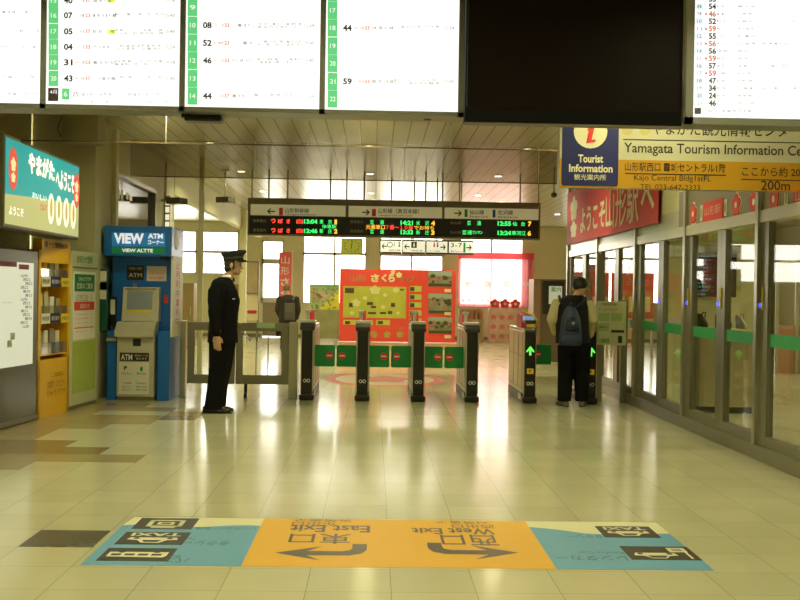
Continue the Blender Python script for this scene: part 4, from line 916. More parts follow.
def R(b, x0, yt, x1, yb, t0=0, t1=.004): q = F.r(x0, yt, x1, yb); b.fbox(F, q[0], q[1], q[2], q[3], t0, t1); return b
R(MB(), 343.5, 286, 406, 317.5).build('map_field', mat('map_olive', (.50, .50, .07), .5, var=.25, scale=4), e)
for q_ in [(409.5, 286+8.1*k, 421.5, 291.5+8.1*k) for k in range(6)] + [(343.5, 320, 373, 324.5), (376, 320, 390, 325)]: R(MB(), *q_).build('caption_cell', mat('cell_olive', (.55, .55, .1), .5), e)
b = MB(); [R(b, 410, 287+8.1*k, 414.5, 291+8.1*k, .004, .006) for k in range(6)]
for px, py, w, h in ((345, 288, 9, 5), (367, 302, 6, 3), (371, 306, 5, 2), (349, 303, 4, 4), (391, 303, 4, 4), (368, 312, 8, 2), (380, 312, 6, 2), (388, 311, 4, 3), (400, 289, 4, 1.5), (345, 321, 5, 3), (360, 321, 6, 3), (378, 321, 5, 3)): R(b, px, py, px+w, py+h, .004, .006)
b.build('map_icon', mat('map_icon_ink', (.08, .05, .03), .5), e)
b = MB()
for px, py, r in ((375, 290, .14), (396, 290, .09), (356, 303, .12), (365, 298, .06), (385, 295, .06), (383, 307, .06), (352, 313, .06), (398, 313, .05)): q = F.uv(px, py); b.flower(F, q[0], q[1], r, r*.8, .004, .006)
b.build('map_blossom', mat('map_cream', (.7, .66, .3), .5), e)
b = MB()
for px, col in ((374, 0), (387, 0), (400, 0)): q = F.uv(px, 334.5); b.flower(F, q[0], q[1], .09, .09, 0, .005)
b.build('food_picture', mat('food_print', (.45, .35, .08), .5, var=.5, scale=20), e)
for k, (y0_, y1_2, c) in enumerate(((271, 286.5, (.22, .22, .16)), (293.5, 313.5, (.26, .24, .16)), (317, 333.5, (.25, .22, .12)))):
    R(MB(), 428.5, y0_, 452, y1_2).build('photo_print', mat('photo_print_%d' % k, c, .5, var=.8, scale=5), e)
    R(MB(), 428.5, y0_, 452, y0_+5, .004, .005).build('photo_sky', mat('photo_sky', (.35, .40, .36), .5), e)
b = MB(); [R(b, 444.5, y, 451, y+3.2, .014, .016) for y in (289, 312)]; b.build('price_label', mat('label_cream', (.8, .68, .4), .5), e)
for k, (y0_, y1_2) in enumerate(((271, 286.5), (293.5, 313.5), (317, 333.5))):
    b, b3 = MB(), MB()
    for j in range(16):
        q = F.uv(random.uniform(430, 450.5), random.uniform(y0_+5, y1_2-4)); r = random.uniform(.025, .06); (b if j % 2 else b3).flower(F, q[0], q[1], r*1.3, r, .005+.0004*j, .0065+.0004*j)
    R(b3, 428.7, y1_2-3, 451.8, y1_2-.2, .004, .006)
    b.build('photo_blossom', mat('photo_blossom', (.42, .22, .15), .5), e); b3.build('photo_tree', mat('photo_tree', (.07, .07, .03), .5), e)
b = MB(); R(b, 444.5, 335, 451, 338.2, .004, .006); b.build('price_label', mat('label_cream', (.8, .68, .4), .5), e)
b = MB()
for s_, x0_, yt, x1_, yb in (('さ', 371, 274, 379, 282), ('く', 381.5, 274, 387, 282), ('ら', 388.5, 273.5, 395, 282)): T(b, F, s_, x0_, yt, x1_, yb, .005, .06)
q = F.uv(393, 272); b.flower(F, q[0], q[1], .06, .06, 0, .004); q = F.uv(399, 275); b.flower(F, q[0], q[1], .08, .08, 0, .004)
b.build('title_lettering', mat('title_cream', (.85, .7, .4), .5), e)
b = MB(); T(b, F, '山形', 350, 274.5, 366, 281, .004, .03); T(b, F, 'マップ', 400, 276, 414, 281.5, .004, .03); T(b, F, '山形市内のさくら名所', 377, 326.5, 405, 328.5, .004); b.build('side_lettering', mat('olive_lettering', (.35, .3, .12), .5), e)
# shelf with red-topped blossom boxes under the pink cloth
YX = 30.6; F = front(YX)
a = F.r(489.5, 308, 522, 336); e = empty('blossom_stand', ((a[0]+a[2])/2, YX+.1, 0), 'low stand covered in pink blossom print below the far pink cloth', 'stand')
MB().box(a[0], a[2], YX, YX+.35, 0, a[3]).build('body', mat('blossom_print', (.75, .5, .4), .6, var=.35, scale=6), e, bevel=.01)
b = MB()
for i in range(4): 
    for j in range(3): q = (a[0]+.12+.25*i, .18+.28*j); b.flower(F, q[0], q[1], .09, .08, 0, .004)
b.build('printed_blossom', mat('rose_print', (.75, .22, .2), .5), e)
for k, px in enumerate((495, 505, 515.5)):
    q = F.uv(px, 304); b = MB().flower(F, q[0], a[3]+.13, .15, .14, -.12, 0); o = b.build('blossom_ornament', M_red)
    tag(o, 'red blossom-shaped ornament on the pink stand, %s' % ['nearest the wooden bench', 'middle one of three', 'nearest the ticket kiosk'][k], 'ornament', 'red blossom ornaments on the pink stand')
    MB().disc(F, q[0], a[3]+.13, .04, None, 0, .006).build('ornament_eye', M_cream, o)
a = F.r(459, 309, 484, 338); e = empty('souvenir_rack', ((a[0]+a[2])/2, YX+.1, 0), 'small wooden rack of slanted pamphlets left of the pink blossom stand', 'rack')
b = MB().box(a[0], a[0]+.05, YX, YX+.3, 0, a[3]).box(a[2]-.05, a[2], YX, YX+.3, 0, a[3]).box(a[0], a[2], YX, YX+.3, a[3]-.35, a[3]-.30).box(a[0], a[2], YX+.25, YX+.3, 0, a[3]).box(a[0], a[2], YX, YX+.3, .02, .08)
b.build('frame', mat('pale_wood', (.6, .48, .28), .5, var=.12), e)
for k in range(5): x = a[0]+.1+.13*k; prof(MB(), x, x+.06, [(YX+.03, a[3]-.3), (YX+.1, a[3]-.3), (YX+.2, a[3]-.03), (YX+.13, a[3]-.03)]).build('pamphlet', mat('pamphlet_rust', (.5, .2, .1), .5), e)
# ticket kiosk at the right
YJ = 22.0; F = front(YJ); a = F.r(541, 279, 563, 341)
e = empty('ticket_kiosk', ((a[0]+a[2])/2+.1, YJ+.3, 0), 'dark brown ticket kiosk with lit notice, behind the man with backpack', 'kiosk')
MB().box(a[0]-.15, a[0]+.0, YJ, YJ+.7, 0, a[3]).build('side_panel', mat('rose_brown', (.35, .2, .14), .5), e); MB().box(a[0], a[0]+1.1, YJ+.02, YJ+.7, 0, a[3]).build('body', mat('mid_brown', (.18, .12, .08), .5), e, bevel=.01)
R(MB(), 543, 281, 564, 314, -.02, .0).build('screen_surround', M_char, e); R(MB(), 549, 286, 562, 304, 0, .004).build('notice_sheet', mat('notice_lit', (.6, .64, .5), .5, emit=(.7, .75, .6), est=.3), e)
b = MB(); T(b, F, '案内', 551, 287, 561, 292, .007, .05); b.build('lettering', M_green, e)
# floor emblem beyond the gates
FF = Fr((0, 0, 0), (1, 0, 0), (0, 1, 0)); c0 = fl(385, 381)
e = empty('floor_emblem', (c0.x, 17.0, 0), 'round red emblem on the floor just beyond the ticket gates', 'floor emblem')
MB().disc(FF, c0.x, 17.0, .98, 1.35, .0005, .001, 40).build('red_ring', mat('emblem_red', (.70, .07, .04), .45), e)
MB().disc(FF, c0.x, 17.0, .8, 1.12, .001, .0015, 40).build('cream_ring', mat('emblem_cream', (.68, .55, .33), .3), e)
MB().flower(FF, c0.x, 17.0, .42, .65, .0015, .002).build('red_blossom', mat('emblem_red', (.70, .07, .04), .45), e)
# ceiling-hung speaker cameras at the left
for px, py, Y, r0_, lab in ((225, 200, 18.3, 150, 'dark box camera hanging on a rod left of the train sign'), (176, 201, 17.0, 195, 'dark box camera on the wall arm beyond the cash machine')):
    p = at(px, py, Y); e = empty('security_camera', p, lab, 'camera', None)
    M_ = Matrix.Rotation(-.45, 3, 'Z')
    b = MB(); c8 = [V(q) for q in ((-.13, -.1, -.05), (.13, -.1, -.05), (.13, .14, -.05), (-.13, .14, -.05), (-.13, -.1, .05), (.13, -.1, .05), (.13, .14, .05), (-.13, .14, .05))]
    b.hull8([p + M_ @ q for q in c8]); b.build('camera_body', mat('camera_grey', (.10, .085, .06), .4), e, bevel=.01)
    if py == 200: MB().cyl(p, (p.x, p.y, CZ), .013).build('rod', M_steel, e); MB().cyl((p.x, p.y, CZ-.03), (p.x, p.y, CZ), .07).build('ceiling_rose', M_white, e)
    else: MB().box(XL2, p.x, p.y-.02, p.y+.02, p.z-.02, p.z+.02).build('wall_arm', M_steel, e)
p = at(554, 195, 17.0); e = empty('security_camera', p, 'tiny dark camera on a short ceiling rod left of the red banner', 'camera')
MB().ell(p, .05, .08, .045).build('camera_body', M_char, e, smooth=True); MB().cyl(p, (p.x, p.y, CZ), .012).build('rod', M_dsteel, e)
# backlit column sign
F = front(17.28); a = F.r(165.5, 196, 170.5, 228); e = empty('column_sign', ((a[0]+a[2])/2, 17.25, a[1]), 'narrow vertical sign with four glowing squares above the cash machine', 'sign')
MB().box(a[0], a[2], 17.24, 17.29, a[1], a[3]).build('box', M_dsteel, e); b = MB()
F = front(17.24)
for k in range(4): z = a[3]-.03-(a[3]-a[1]-.04)*(k+1)/4; b.fbox(F, a[0]+.01, z, a[2]-.01, z+.09, 0, .004)
b.build('lit_square', glow('lit_cream', (1, .9, .6), .9), e)
# box and pipe at ceiling near advert
F = front(12.4); a = F.r(62, 113, 98, 142); e = empty('ceiling_box', ((a[0]+a[2])/2, 12.4, a[1]), 'dull service box with a loose wire under the ceiling above the advert box', 'service box')
MB().box(a[0], a[2], 12.4, 12.74, a[1], CZ-.002).build('box', M_dkwall, e, bevel=.01)
MB().tube([(a[0]-.02, 12.5, a[3]), (a[0]-.08, 12.5, (a[1]+a[3])/2), (a[0]-.04, 12.5, a[1]+.08), (a[0]+.01, 12.5, a[1]+.05)], .006, 6).build('wire', M_char, e)
# ------------------------------------------------------------------ red welcome banner and blossom strip on the right wall
XB = XR-.03; F = rightw(XB); u0_, u1_ = F.uv(567, 220)[0], F.uv(658, 205)[0]
e = empty('welcome_banner', (XB, -(u0_+u1_)/2, 2.27), 'red cloth banner with white Japanese welcome above the glass doors', 'banner')
b = MB(); N = 24
MB().fbox(F, u0_, 2.27, u1_, 3.16, -.008, 0).build('cloth', mat('banner_red', (.68, .06, .07), .6, var=.15, scale=3), e)
b = MB().text(F, 'ようこそ', u0_+1.2, 2.40, u0_+3.0, 2.80, .003, .03).text(F, '山形駅', u0_+3.05, 2.34, u1_-.9, 2.95, .003, .02).text(F, 'へ', u1_-.8, 2.45, u1_-.15, 2.75, .003, .03); b.build('lettering', M_cream, e)
b = MB().flower(F, u0_+.62, 2.85, .3, .22, 0, .003).flower(F, u0_+.62, 2.5, .28, .15, 0, .003); b.build('white_blossom', M_cream, e)
F = rightw(XR+.02)
places = ['just right of the red welcome banner', 'right of the small red sign', 'third along the brown strip', 'nearest the right edge of the picture']
for k, (px, py) in enumerate(((694, 214), (737, 205), (755, 202), (775, 199))):
    q = F.uv(px, py); o = MB().flower(F, q[0], q[1], .11, .11, 0, .012).build('blossom_plaque', M_red); tag(o, 'red blossom plaque on the strip above the doors, ' + places[k], 'plaque', 'red blossom plaques above the glass doors')
    MB().flower(F, q[0], q[1], .125, .125, -.001, .004).build('white_rim', M_cream, o); MB().disc(F, q[0], q[1], .03, None, .012, .015).build('white_eye', M_cream, o)
q = F.uv(713.5, 210.5); a = F.uv(704, 211)[0], F.uv(723.5, 208)[0]; e = empty('door_sign', (XR+.02, -(a[0]+a[1])/2, q[1]-.1), 'small red sign between blossom plaques above the glass doors', 'sign')
MB().fbox(F, a[0], q[1]-.1, a[1], q[1]+.1, 0, .01).build('plate', M_red, e); MB().text(F, '山形駅', a[0]+.05, q[1]-.04, a[1]-.05, q[1]+.05, .013, .03).build('lettering', mat('pink_lettering', (.8, .4, .3), .5), e)
q = F.uv(797, 197); e = empty('door_sign', (XR+.02, -q[0], q[1]-.1), 'second small red sign cut by the right edge of the picture', 'sign')
MB().fbox(F, q[0]-.06, q[1]-.1, q[0]+.6, q[1]+.1, 0, .01).build('plate', M_red, e); MB().text(F, '山形駅', q[0], q[1]-.04, q[0]+.5, q[1]+.05, .013, .03).build('lettering', MATS['pink_lettering'], e)
for px, py, lab in ((702, 213, 'small white card left of the small red sign'), (726, 207.5, 'small white card right of the small red sign'), (787, 197.5, 'small white card near the right edge of the picture')):
    q = F.uv(px, py); o = MB().fbox(F, q[0]-.035, q[1]-.08, q[0]+.035, q[1]+.08, 0, .008).build('name_card', M_cream); tag(o, lab + ' above the doors', 'card', 'white cards above the glass doors')
    MB().disc(F, q[0], q[1], .015, .05, .008, .010).build('card_mark', M_dsteel, o)
# notice board on posts at the right end of the gates
YN = 13.75; F = front(YN); a = F.r(595.5, 301, 626, 345)
e = empty('notice_stand', ((a[0]+a[2])/2, YN+.03, 0), 'pale green notice board on two grey posts beside the man with backpack', 'notice board')
for px in (599, 624): x = F.uv(px, 360)[0]; MB().box(x-.045, x+.045, YN+.01, YN+.08, 0, a[3]+.02 if px == 624 else a[3]+.62).build('post', M_dsteel, e, bevel=.005)
MB().fbox(F, a[0], a[1], a[2], a[3], -.008, .004).build('board', mat('notice_pale_green', (.55, .57, .33), .5), e)
b = MB(); T(b, F, 'ご利用のお客様へ', 601, 303, 618, 305.5, .007, .02); T(b, F, '自動改札機', 599, 326, 607, 328, .007, .01); T(b, F, '出口', 602, 339, 609, 342, .007, .03); q = F.r(611, 330, 624, 332.5); b.fbox(F, q[0], q[1], q[2], q[3], .004, .006); q = F.r(618, 336, 622, 343); b.fbox(F, q[0], q[1], q[2], q[3], .004, .006); b.build('black_lettering', M_ink, e)
b = MB(); T(b, F, 'きっぷ・Suicaの', 598.5, 308, 618, 310, .007, .02); b.build('red_lettering', M_red, e)
b = MB()
for x0_, yt, x1_, yb in ((598, 313, 609, 321), (611, 313, 622, 321), (598, 323, 609, 331), (599, 338, 609, 343)): q = F.r(x0_, yt, x1_, yb); b.fbox(F, q[0], q[1], q[2], q[3], .004, .006)
b.build('picture_cell', mat('cell_green', (.36, .48, .18), .5), e)
# ------------------------------------------------------------------ hall behind the glass
YW = 17.0; F = front(YW); a = F.uv(668, 280)[0], F.uv(758, 280)[0]
MB().box(a[0], a[1], YW+.004, YW+.2, 0, CZ).build('wall_inner', M_wallb, kind='structure')
q = F.r(692.5, 253, 735, 297.5); zb_, zt_ = F.uv(714, 297)[1], F.uv(714, 253)[1]
e = empty('information_screen', ((q[0]+q[2])/2, YW, zb_), 'dark screen with rows of lit departures on the wall behind the glass doors', 'screen')
MB().box(q[0], q[2], YW-.08, YW, zb_, zt_).build('housing', M_black, e, bevel=.005)
F = front(YW-.08); b, b2, b3 = MB(), MB(), MB(); m_ = (q[0]+q[2])/2
for half in (0, 1):
    u = q[0]+.03 + half*(m_-q[0])
    for k in range(11):
        v = zt_-.04-.062*k; tgt = b2 if k == 4 else (b3 if k == 8 else b)
        tgt.text(F, random.choice(['9:32 大石田 10', '10:08 福島', '13:04 東京 1', '12:46 新庄 2']), u, v-.035, u+random.uniform(.16, .27), v, .003, .01)
b.build('white_lettering', glow('screen_text_white', (.6, .65, .8), .35), e); b2.build('red_lettering', glow('screen_text_red', (.9, .2, .1), .5), e); b3.build('green_lettering', glow('screen_text_green', (.1, .8, .4), .5), e)
q = F.r(733, 286, 741, 290); tag(MB().fbox(front(YW-.001), q[0], q[1]-.01, q[2]+.02, q[3]+.01, 0, .015).build('wall_label', mat('label_lime', (.5, .6, .2), .5)), 'small pale green plate on the wall right of the dark screen', 'sign')
# bench with bags behind the glass
YH = 12.6; F = front(YH); zb_ = F.uv(725, 329)[1]
x0_, x1_ = F.uv(700, 330)[0], F.uv(757, 330)[0]
e = empty('counter', ((x0_+x1_)/2, YH+.25, 0), 'waist-high beige counter seen through the glass doors', 'counter')
MB().box(x0_, x1_, YH, YH+.5, .08, zb_-.04).build('body', mat('beige_laminate', (.5, .42, .26), .45), e, bevel=.01); MB().box(x0_-.03, x1_+.03, YH-.03, YH+.53, zb_-.04, zb_).build('worktop', M_wallb, e, bevel=.008); MB().box(x0_+.03, x1_-.03, YH+.04, YH+.46, 0, .08).build('plinth', M_char, e)
def bag(px0, px1, pyt, lab, m_, nm='shoulder_bag', dy=.1):
    a = F.uv(px0, 320)[0], F.uv(px1, 320)[0]; h = F.uv((px0+px1)/2, pyt)[1]-zb_; c = (a[0]+a[1])/2; w = (a[1]-a[0])/2
    e = empty(nm, (c, YH+dy+.1, zb_), lab, 'bag')
    MB().loft([((c, YH+dy+.12, zb_+.001), (w, 0, 0), (0, .11, 0)), ((c, YH+dy+.12, zb_+h*.3), (w*1.05, 0, 0), (0, .12, 0)), ((c-.03, YH+dy+.12, zb_+h*.75), (w*.75, 0, 0), (0, .08, 0)), ((c-.05, YH+dy+.12, zb_+h), (w*.4, 0, 0), (0, .03, 0))], True, 18).build('bag_body', m_, e, smooth=True)
    MB().tube([(c-w*.4, YH+dy+.1, zb_+h*.8), (c-w*.3, YH+dy+.06, zb_+h*1.1), (c+w*.2, YH+dy+.06, zb_+h*1.1), (c+w*.35, YH+dy+.1, zb_+h*.75)], .008).build('strap', m_, e, smooth=True)
bag(704, 713, 314, 'small brown bag on the counter behind the glass doors', mat('bag_brown', (.09, .06, .03), .7))
bag(722, 737, 312, 'large black bag on the counter behind the glass doors', mat('bag_black', (.012, .012, .02), .6))
bag(742, 750, 315, 'white bag on the counter beside the large black bag', mat('bag_white', (.55, .52, .42), .6), dy=.05)
# tall sign stand with white letters near the right edge, seen through the glass
F = front(19.5); a = F.r(776, 262, 800, 285); e = empty('booth', (F.uv(790, 300)[0], 19.7, 0), 'open steel-framed booth with a white top seen through the right-hand glass', 'booth')
b = MB()
for px in (776, 796, 815): x = F.uv(px, 300)[0]; b.box(x, x+.06, 19.5, 19.56, 0, F.uv(776, 250)[1])
b.build('frame_post', M_alu, e); MB().box(F.uv(775, 300)[0], F.uv(818, 300)[0], 19.5, 19.9, F.uv(780, 262)[1], F.uv(780, 249)[1]).build('white_top', M_white, e); MB().box(F.uv(776, 300)[0], F.uv(818, 300)[0], 19.55, 19.9, 0, .9).build('lower_panel', mat('brick_red_panel', (.5, .25, .15), .5), e)
YV = 24.0; F = front(YV); a = F.r(572, 262, 655, 300)
for px0, px1, lab in ((570, 609, 'red poster wall seen through the glass, nearest the kiosk'), (612, 654, 'red poster wall seen through the glass, farther right')):
    a = F.r(px0, 264, px1, 318); e = empty('poster_wall', ((a[0]+a[2])/2, YV, 0), lab, 'poster board', 'red poster boards behind the glass')
    MB().box(a[0], a[2], YV, YV+.06, a[1], a[3]).build('board', mat('poster_red', (.55, .09, .06), .5, var=.3, scale=3), e); MB().box(a[0], a[0]+.05, YV, YV+.06, 0, a[1]).box(a[2]-.05, a[2], YV, YV+.06, 0, a[1]).build('leg', M_alu, e)
    b = MB()
    for k in range(3): u = a[0]+.1+.3*k; b.fbox(front(YV), u, a[1]+.15, u+.2, a[1]+.5, 0, .005)
    b.build('poster_sheet', mat('poster_cream', (.7, .55, .3), .5, var=.2), e)
# ------------------------------------------------------------------ floor direction sticker
X0, X1, X2_, X3 = fl(81.5, 563.5).x, fl(241, 566.5).x, fl(557, 569.5).x, fl(714.5, 570.5).x; Ya, Yb = fl(400, 567.8).y, fl(394, 520).y
e = empty('floor_sticker', (.13, 5.9, 0), 'orange, blue and cream exit direction sticker on the near floor, lettering upside down', 'floor sticker')
FU = Fr((0, 0, 0), (1, 0, 0), (0, 1, 0)); t1 = .0012
MB().fbox(FU, X1, Ya, X2_, Yb, .0003, t1).build('orange_sheet', mat('sticker_orange', (.80, .43, .012), .45, var=.04), e)
bl_m = mat('sticker_blue', (.13, .37, .58), .42, var=.05); cr_m = mat('sticker_cream', (.76, .72, .48), .42, var=.03)
xs = [X0+(X1-X0)*k/16 for k in range(17)]; wv = [Yb-.22+.03*math.sin(k*.55)-.0*k for k in range(17)]
MB().fpoly(FU, [(X0, Ya), (X1, Ya)] + [(x, y) for x, y in zip(xs[::-1], wv[::-1])], .0003, t1).build('blue_sheet', bl_m, e)
MB().fpoly(FU, [(x, y) for x, y in zip(xs, wv)] + [(X1, Yb), (X0+.02, Yb)], .0003, t1).build('cream_sheet', cr_m, e)
xs = [X2_+(X3-X2_)*k/16 for k in range(17)]; wv = [Yb-.16-.16*min(1, k/6)+.02*math.sin(k*.5) for k in range(17)]
MB().fpoly(FU, [(X2_, Ya), (X3, Ya)] + [(x, y) for x, y in zip(xs[::-1], wv[::-1])], .0003, t1).build('blue_sheet', bl_m, e)
MB().fpoly(FU, [(x, y) for x, y in zip(xs, wv)] + [(X3, Yb), (X2_, Yb)], .0003, t1).build('cream_sheet', cr_m, e)
b = MB(); tt = .0022
def FT(b, s, x0, yt, x1, yb, bold=0., t=tt):   # pixel box on the floor; text is turned half round
    p = fl(x0, (yt+yb)/2); q = fl(x1, (yt+yb)/2); ya_ = fl((x0+x1)/2, yb).y; yb_ = fl((x0+x1)/2, yt).y
    b.text(FLR, s, -q.x, -yb_, -p.x, -ya_, t, bold)
FT(b, '東口', 289, 534, 351, 544, .03); FT(b, 'East Exit', 290, 525.5, 370, 532.5, .02); FT(b, '东出口', 292, 522.5, 336, 526, .0); FT(b, '동쪽출구', 294, 519.5, 352, 522, .0)
FT(b, '西口', 441, 535, 497, 545.5, .03); FT(b, 'West Exit', 412, 528.5, 494, 534.5, .02); FT(b, '西出口', 452, 525, 494, 528.5, .0); FT(b, '서쪽출구', 436, 521.5, 488, 524, .0)
def farrow(px, dr):    # curved arrow: head outward, tail bending away from the viewer
    base = fl(px, 553); x, y = base.x, base.y; pts = []
    pts = [(0, 0), (.25, .155), (.17, .045), (.36, .045), (.40, .07), (.41, .11), (.41, .21), (.49, .21), (.49, .08), (.465, .0), (.40, -.045), (.17, -.05), (.25, -.155)]
    pts = [(x+dr*u, y+v) for u, v in pts]
    f = b.poly([FU.p(u, v, tt) for u, v in (pts if dr < 0 else pts[::-1])])
farrow(275, 1); farrow(519, -1)
b.build('black_lettering', mat('sticker_ink', (.09, .06, .03), .35), e)
b = MB(); 
FT(b, 'バス', 163, 558, 190, 563, .01); FT(b, 'Bus', 168, 555.5, 180, 558, .0); FT(b, 'タクシー', 182, 541, 230, 545.5, .01); FT(b, 'Taxi', 184, 538, 196, 540.5, .0); FT(b, 'レンタカー・駐車', 195, 527.5, 256, 530, .01)
FT(b, 'レンタカー', 556, 556, 627, 561, .01); FT(b, 'Rent-a-Car', 578, 552, 624, 554.5, .0); FT(b, 'タクシー', 567, 535, 603, 538.5, .01)
b.build('blue_lettering', mat('sticker_teal_ink', (.04, .14, .2), .4), e)
def icon(x0, x1, y0, y1, kind):
    MB().fbox(FU, x0, y0, x1, y1, t1, tt).build('pictogram_square', mat('pictogram_black', (.035, .03, .02), .4), e)
    b = MB(); cx = (x0+x1)/2; w = (x1-x0); h = (y1-y0); t0, t2 = tt, tt+.0008
    P_ = lambda u, v: (x1-u*w, y1-v*h)     # unit square read from the far side, origin lower left
    def bx(u0, v0, u1, v1): a, c = P_(u0, v0), P_(u1, v1); b.fbox(FU, min(a[0], c[0]), min(a[1], c[1]), max(a[0], c[0]), max(a[1], c[1]), t0, t2)
    def pg(pts):
        pp = [P_(*q) for q in pts]; b.fpoly(FU, pp, t0, t2)
    if kind == 'bus':
        pg([(.08, .32), (.92, .32), (.92, .68), (.12, .72), (.08, .6)]); 
    elif kind == 'car':
        b.text(FLR, 'TAXI', -(x1-.12*w), -(y1-.08*h), -(x1-.88*w), -(y1-.34*h), t2, .03)
        pg([(.15, .46), (.85, .46), (.88, .62), (.72, .66), (.64, .86), (.36, .86), (.28, .66), (.12, .62)])
    elif kind == 'rent':
        pg([(.30, .50), (.86, .50), (.9, .68), (.76, .72), (.68, .9), (.48, .9), (.40, .72), (.27, .68)]); bx(.08, .12, .34, .44); bx(.10, .44, .13, .9)
    else:
        bx(.2, .2, .8, .28); bx(.2, .2, .28, .8); bx(.72, .2, .8, .8); bx(.2, .72, .8, .8); bx(.36, .4, .64, .62); bx(.3, .84, .7, .9)
    b.build('pictogram', cr_m, e)
    b2 = MB(); b = b2
    t0, t2 = tt+.0009, tt+.0013
    if kind == 'bus':
        for k in range(4): bx(.16+.19*k, .46, .3+.19*k, .6)
        for c in (.25, .75): q = P_(c, .32); b.disc(FU, q[0], q[1], .05*w, None, t0, t2, 12)
    elif kind in ('car', 'rent'):
        o_x = .0 if kind == 'car' else .08; o_y = 0 if kind == 'car' else .04
        pg([(.36+o_x, .67+o_y), (.64+o_x, .67+o_y), (.6+o_x, .81+o_y), (.40+o_x, .81+o_y)])
        for c in (.25+o_x*1.6, .75+o_x*.6): q = P_(c, .53+o_y); b.disc(FU, q[0], q[1], .045*w, None, t0, t2, 12)
        if kind == 'rent': bx(.14, .2, .28, .24); bx(.14, .3, .28, .34)
    else: bx(.42, .46, .58, .56)
    b.build('pictogram_detail', MATS['pictogram_black'], e)
def iconpx(xl, yt, yb, w, kind):
    p = fl(xl, yb); yb_ = fl(xl, yt).y; icon(p.x, p.x+w, p.y, yb_, kind)
iconpx(95.5, 548, 561, .37, 'bus'); iconpx(114, 532, 544.5, .37, 'car'); iconpx(131, 518, 529, .35, 'train')
iconpx(605, 526.5, 537.5, .33, 'car'); iconpx(632, 546.5, 560, .38, 'rent')
# ------------------------------------------------------------------ people
SKIN = mat('skin', (.62, .38, .25), .55, var=.05, scale=20)
HAIR = mat('black_hair', (.015, .012, .010), .5, bump=.4, scale=60)
def hand(b, w, d, nrm, th, curl=.35, s=1.):
    """palm and five bent fingers; w wrist, d finger direction, nrm palm normal (fingers curl towards it), th thumb side"""
    w, d, nrm, th = V(w), V(d).normalized(), V(nrm).normalized(), V(th).normalized()
    M = Matrix((th, nrm, d)).transposed()
    b.ell(w + d*.05*s, .042*s, .018*s, .055*s, M=M); b.cone(w - d*.02, .026*s, w + d*.02*s, .028*s)
    for k, (o, L) in enumerate(((.03, .075), (.01, .083), (-.011, .077), (-.031, .060))):
        p = w + d*.085*s + th*o*s; a = curl*.5
        for j, f in enumerate((.45, .32, .23)):
            q = p + (d*math.cos(a) + nrm*math.sin(a))*L*f*s; b.cone(p, .0095*s-.0008*j, q, .0088*s-.0008*j); p = q; a += curl
    p = w + d*.025*s + th*.03*s; dr = (d*.7 + th*.6 + nrm*.3).normalized()
    q = p + dr*.035*s; b.cone(p, .013*s, q, .011*s); r = q + (d*.9 + nrm*.35).normalized()*.032*s; b.cone(q, .011*s, r, .009*s)
def limb(b, pts, rs):
    for i in range(len(pts)-1): b.cone(pts[i], rs[i], pts[i+1], rs[i+1])
def head(b, c, tilt, s=1.):
    """head facing +Y before TILT (a 3x3 matrix); c is the centre of the skull"""
    c = V(c); g = lambda x, y, z: c + tilt @ V((x*s, y*s, z*s))
    b.ell(c, .076*s, .094*s, .098*s, M=tilt); b.ell(g(0, .022, -.055), .058*s, .070*s, .065*s, M=tilt)
    b.ell(g(0, .055, -.095), .028*s, .03*s, .022*s, M=tilt)
    b.cone(g(0, .088, -.005), .010*s, g(0, .108, -.036), .014*s); b.ell(g(0, .09, -.072), .024*s, .012*s, .010*s, M=tilt)
    for sx in (-1, 1): b.ell(g(sx*.078, -.005, -.02), .010*s, .022*s, .034*s, M=tilt); b.ell(g(sx*.03, .072, -.035), .02*s, .02*s, .018*s, M=tilt)
def face_bits(root, c, tilt, s=1.):
    g = lambda x, y, z: V(c) + tilt @ V((x*s, y*s, z*s))
    for sx in (-1, 1):
        MB().ell(g(sx*.03, .087, -.004), .013, .007, .006, 10, 6, M=tilt).build('eye', M_ink, root, smooth=True, local=True); MB().ell(g(sx*.03, .090, .018), .018, .006, .004, 8, 5, M=tilt).build('eyebrow', HAIR, root, smooth=True, local=True)
    MB().ell(g(0, .1, -.072), .02, .005, .005, 8, 5, M=tilt).build('mouth', mat('lips', (.4, .14, .1), .5), root, smooth=True, local=True)
def shoe(root, p, d, m, s=1., name='shoe'):
    p, d = V(p), V(d).normalized(); sd = V((d.y, -d.x, 0))
    b = MB().loft([(p-d*.09*s+V((0, 0, .005)), sd*.032, V((0, 0, .004))), (p-d*.085*s+V((0, 0, .04)), sd*.036, V((0, 0, .038))), (p+V((0, 0, .05)), sd*.042, V((0, 0, .05))), (p+d*.07*s+V((0, 0, .036)), sd*.046, V((0, 0, .036))), (p+d*.14*s+V((0, 0, .028)), sd*.048, V((0, 0, .027))), (p+d*.19*s+V((0, 0, .02)), sd*.03, V((0, 0, .016)))], True, 14)
    o = b.build(name, m, root, smooth=True, local=True)
    MB().loft([(p-d*.1*s+V((0, 0, .006)), sd*.03, V((0, 0, .006))), (p+V((0, 0, .006)), sd*.044, V((0, 0, .006))), (p+d*.14*s+V((0, 0, .006)), sd*.05, V((0, 0, .006))), (p+d*.2*s+V((0, 0, .006)), sd*.025, V((0, 0, .005)))], True, 12).build('sole', M_char, o, local=True)
X, Yv, Z = V((1, 0, 0)), V((0, 1, 0)), V((0, 0, 1))
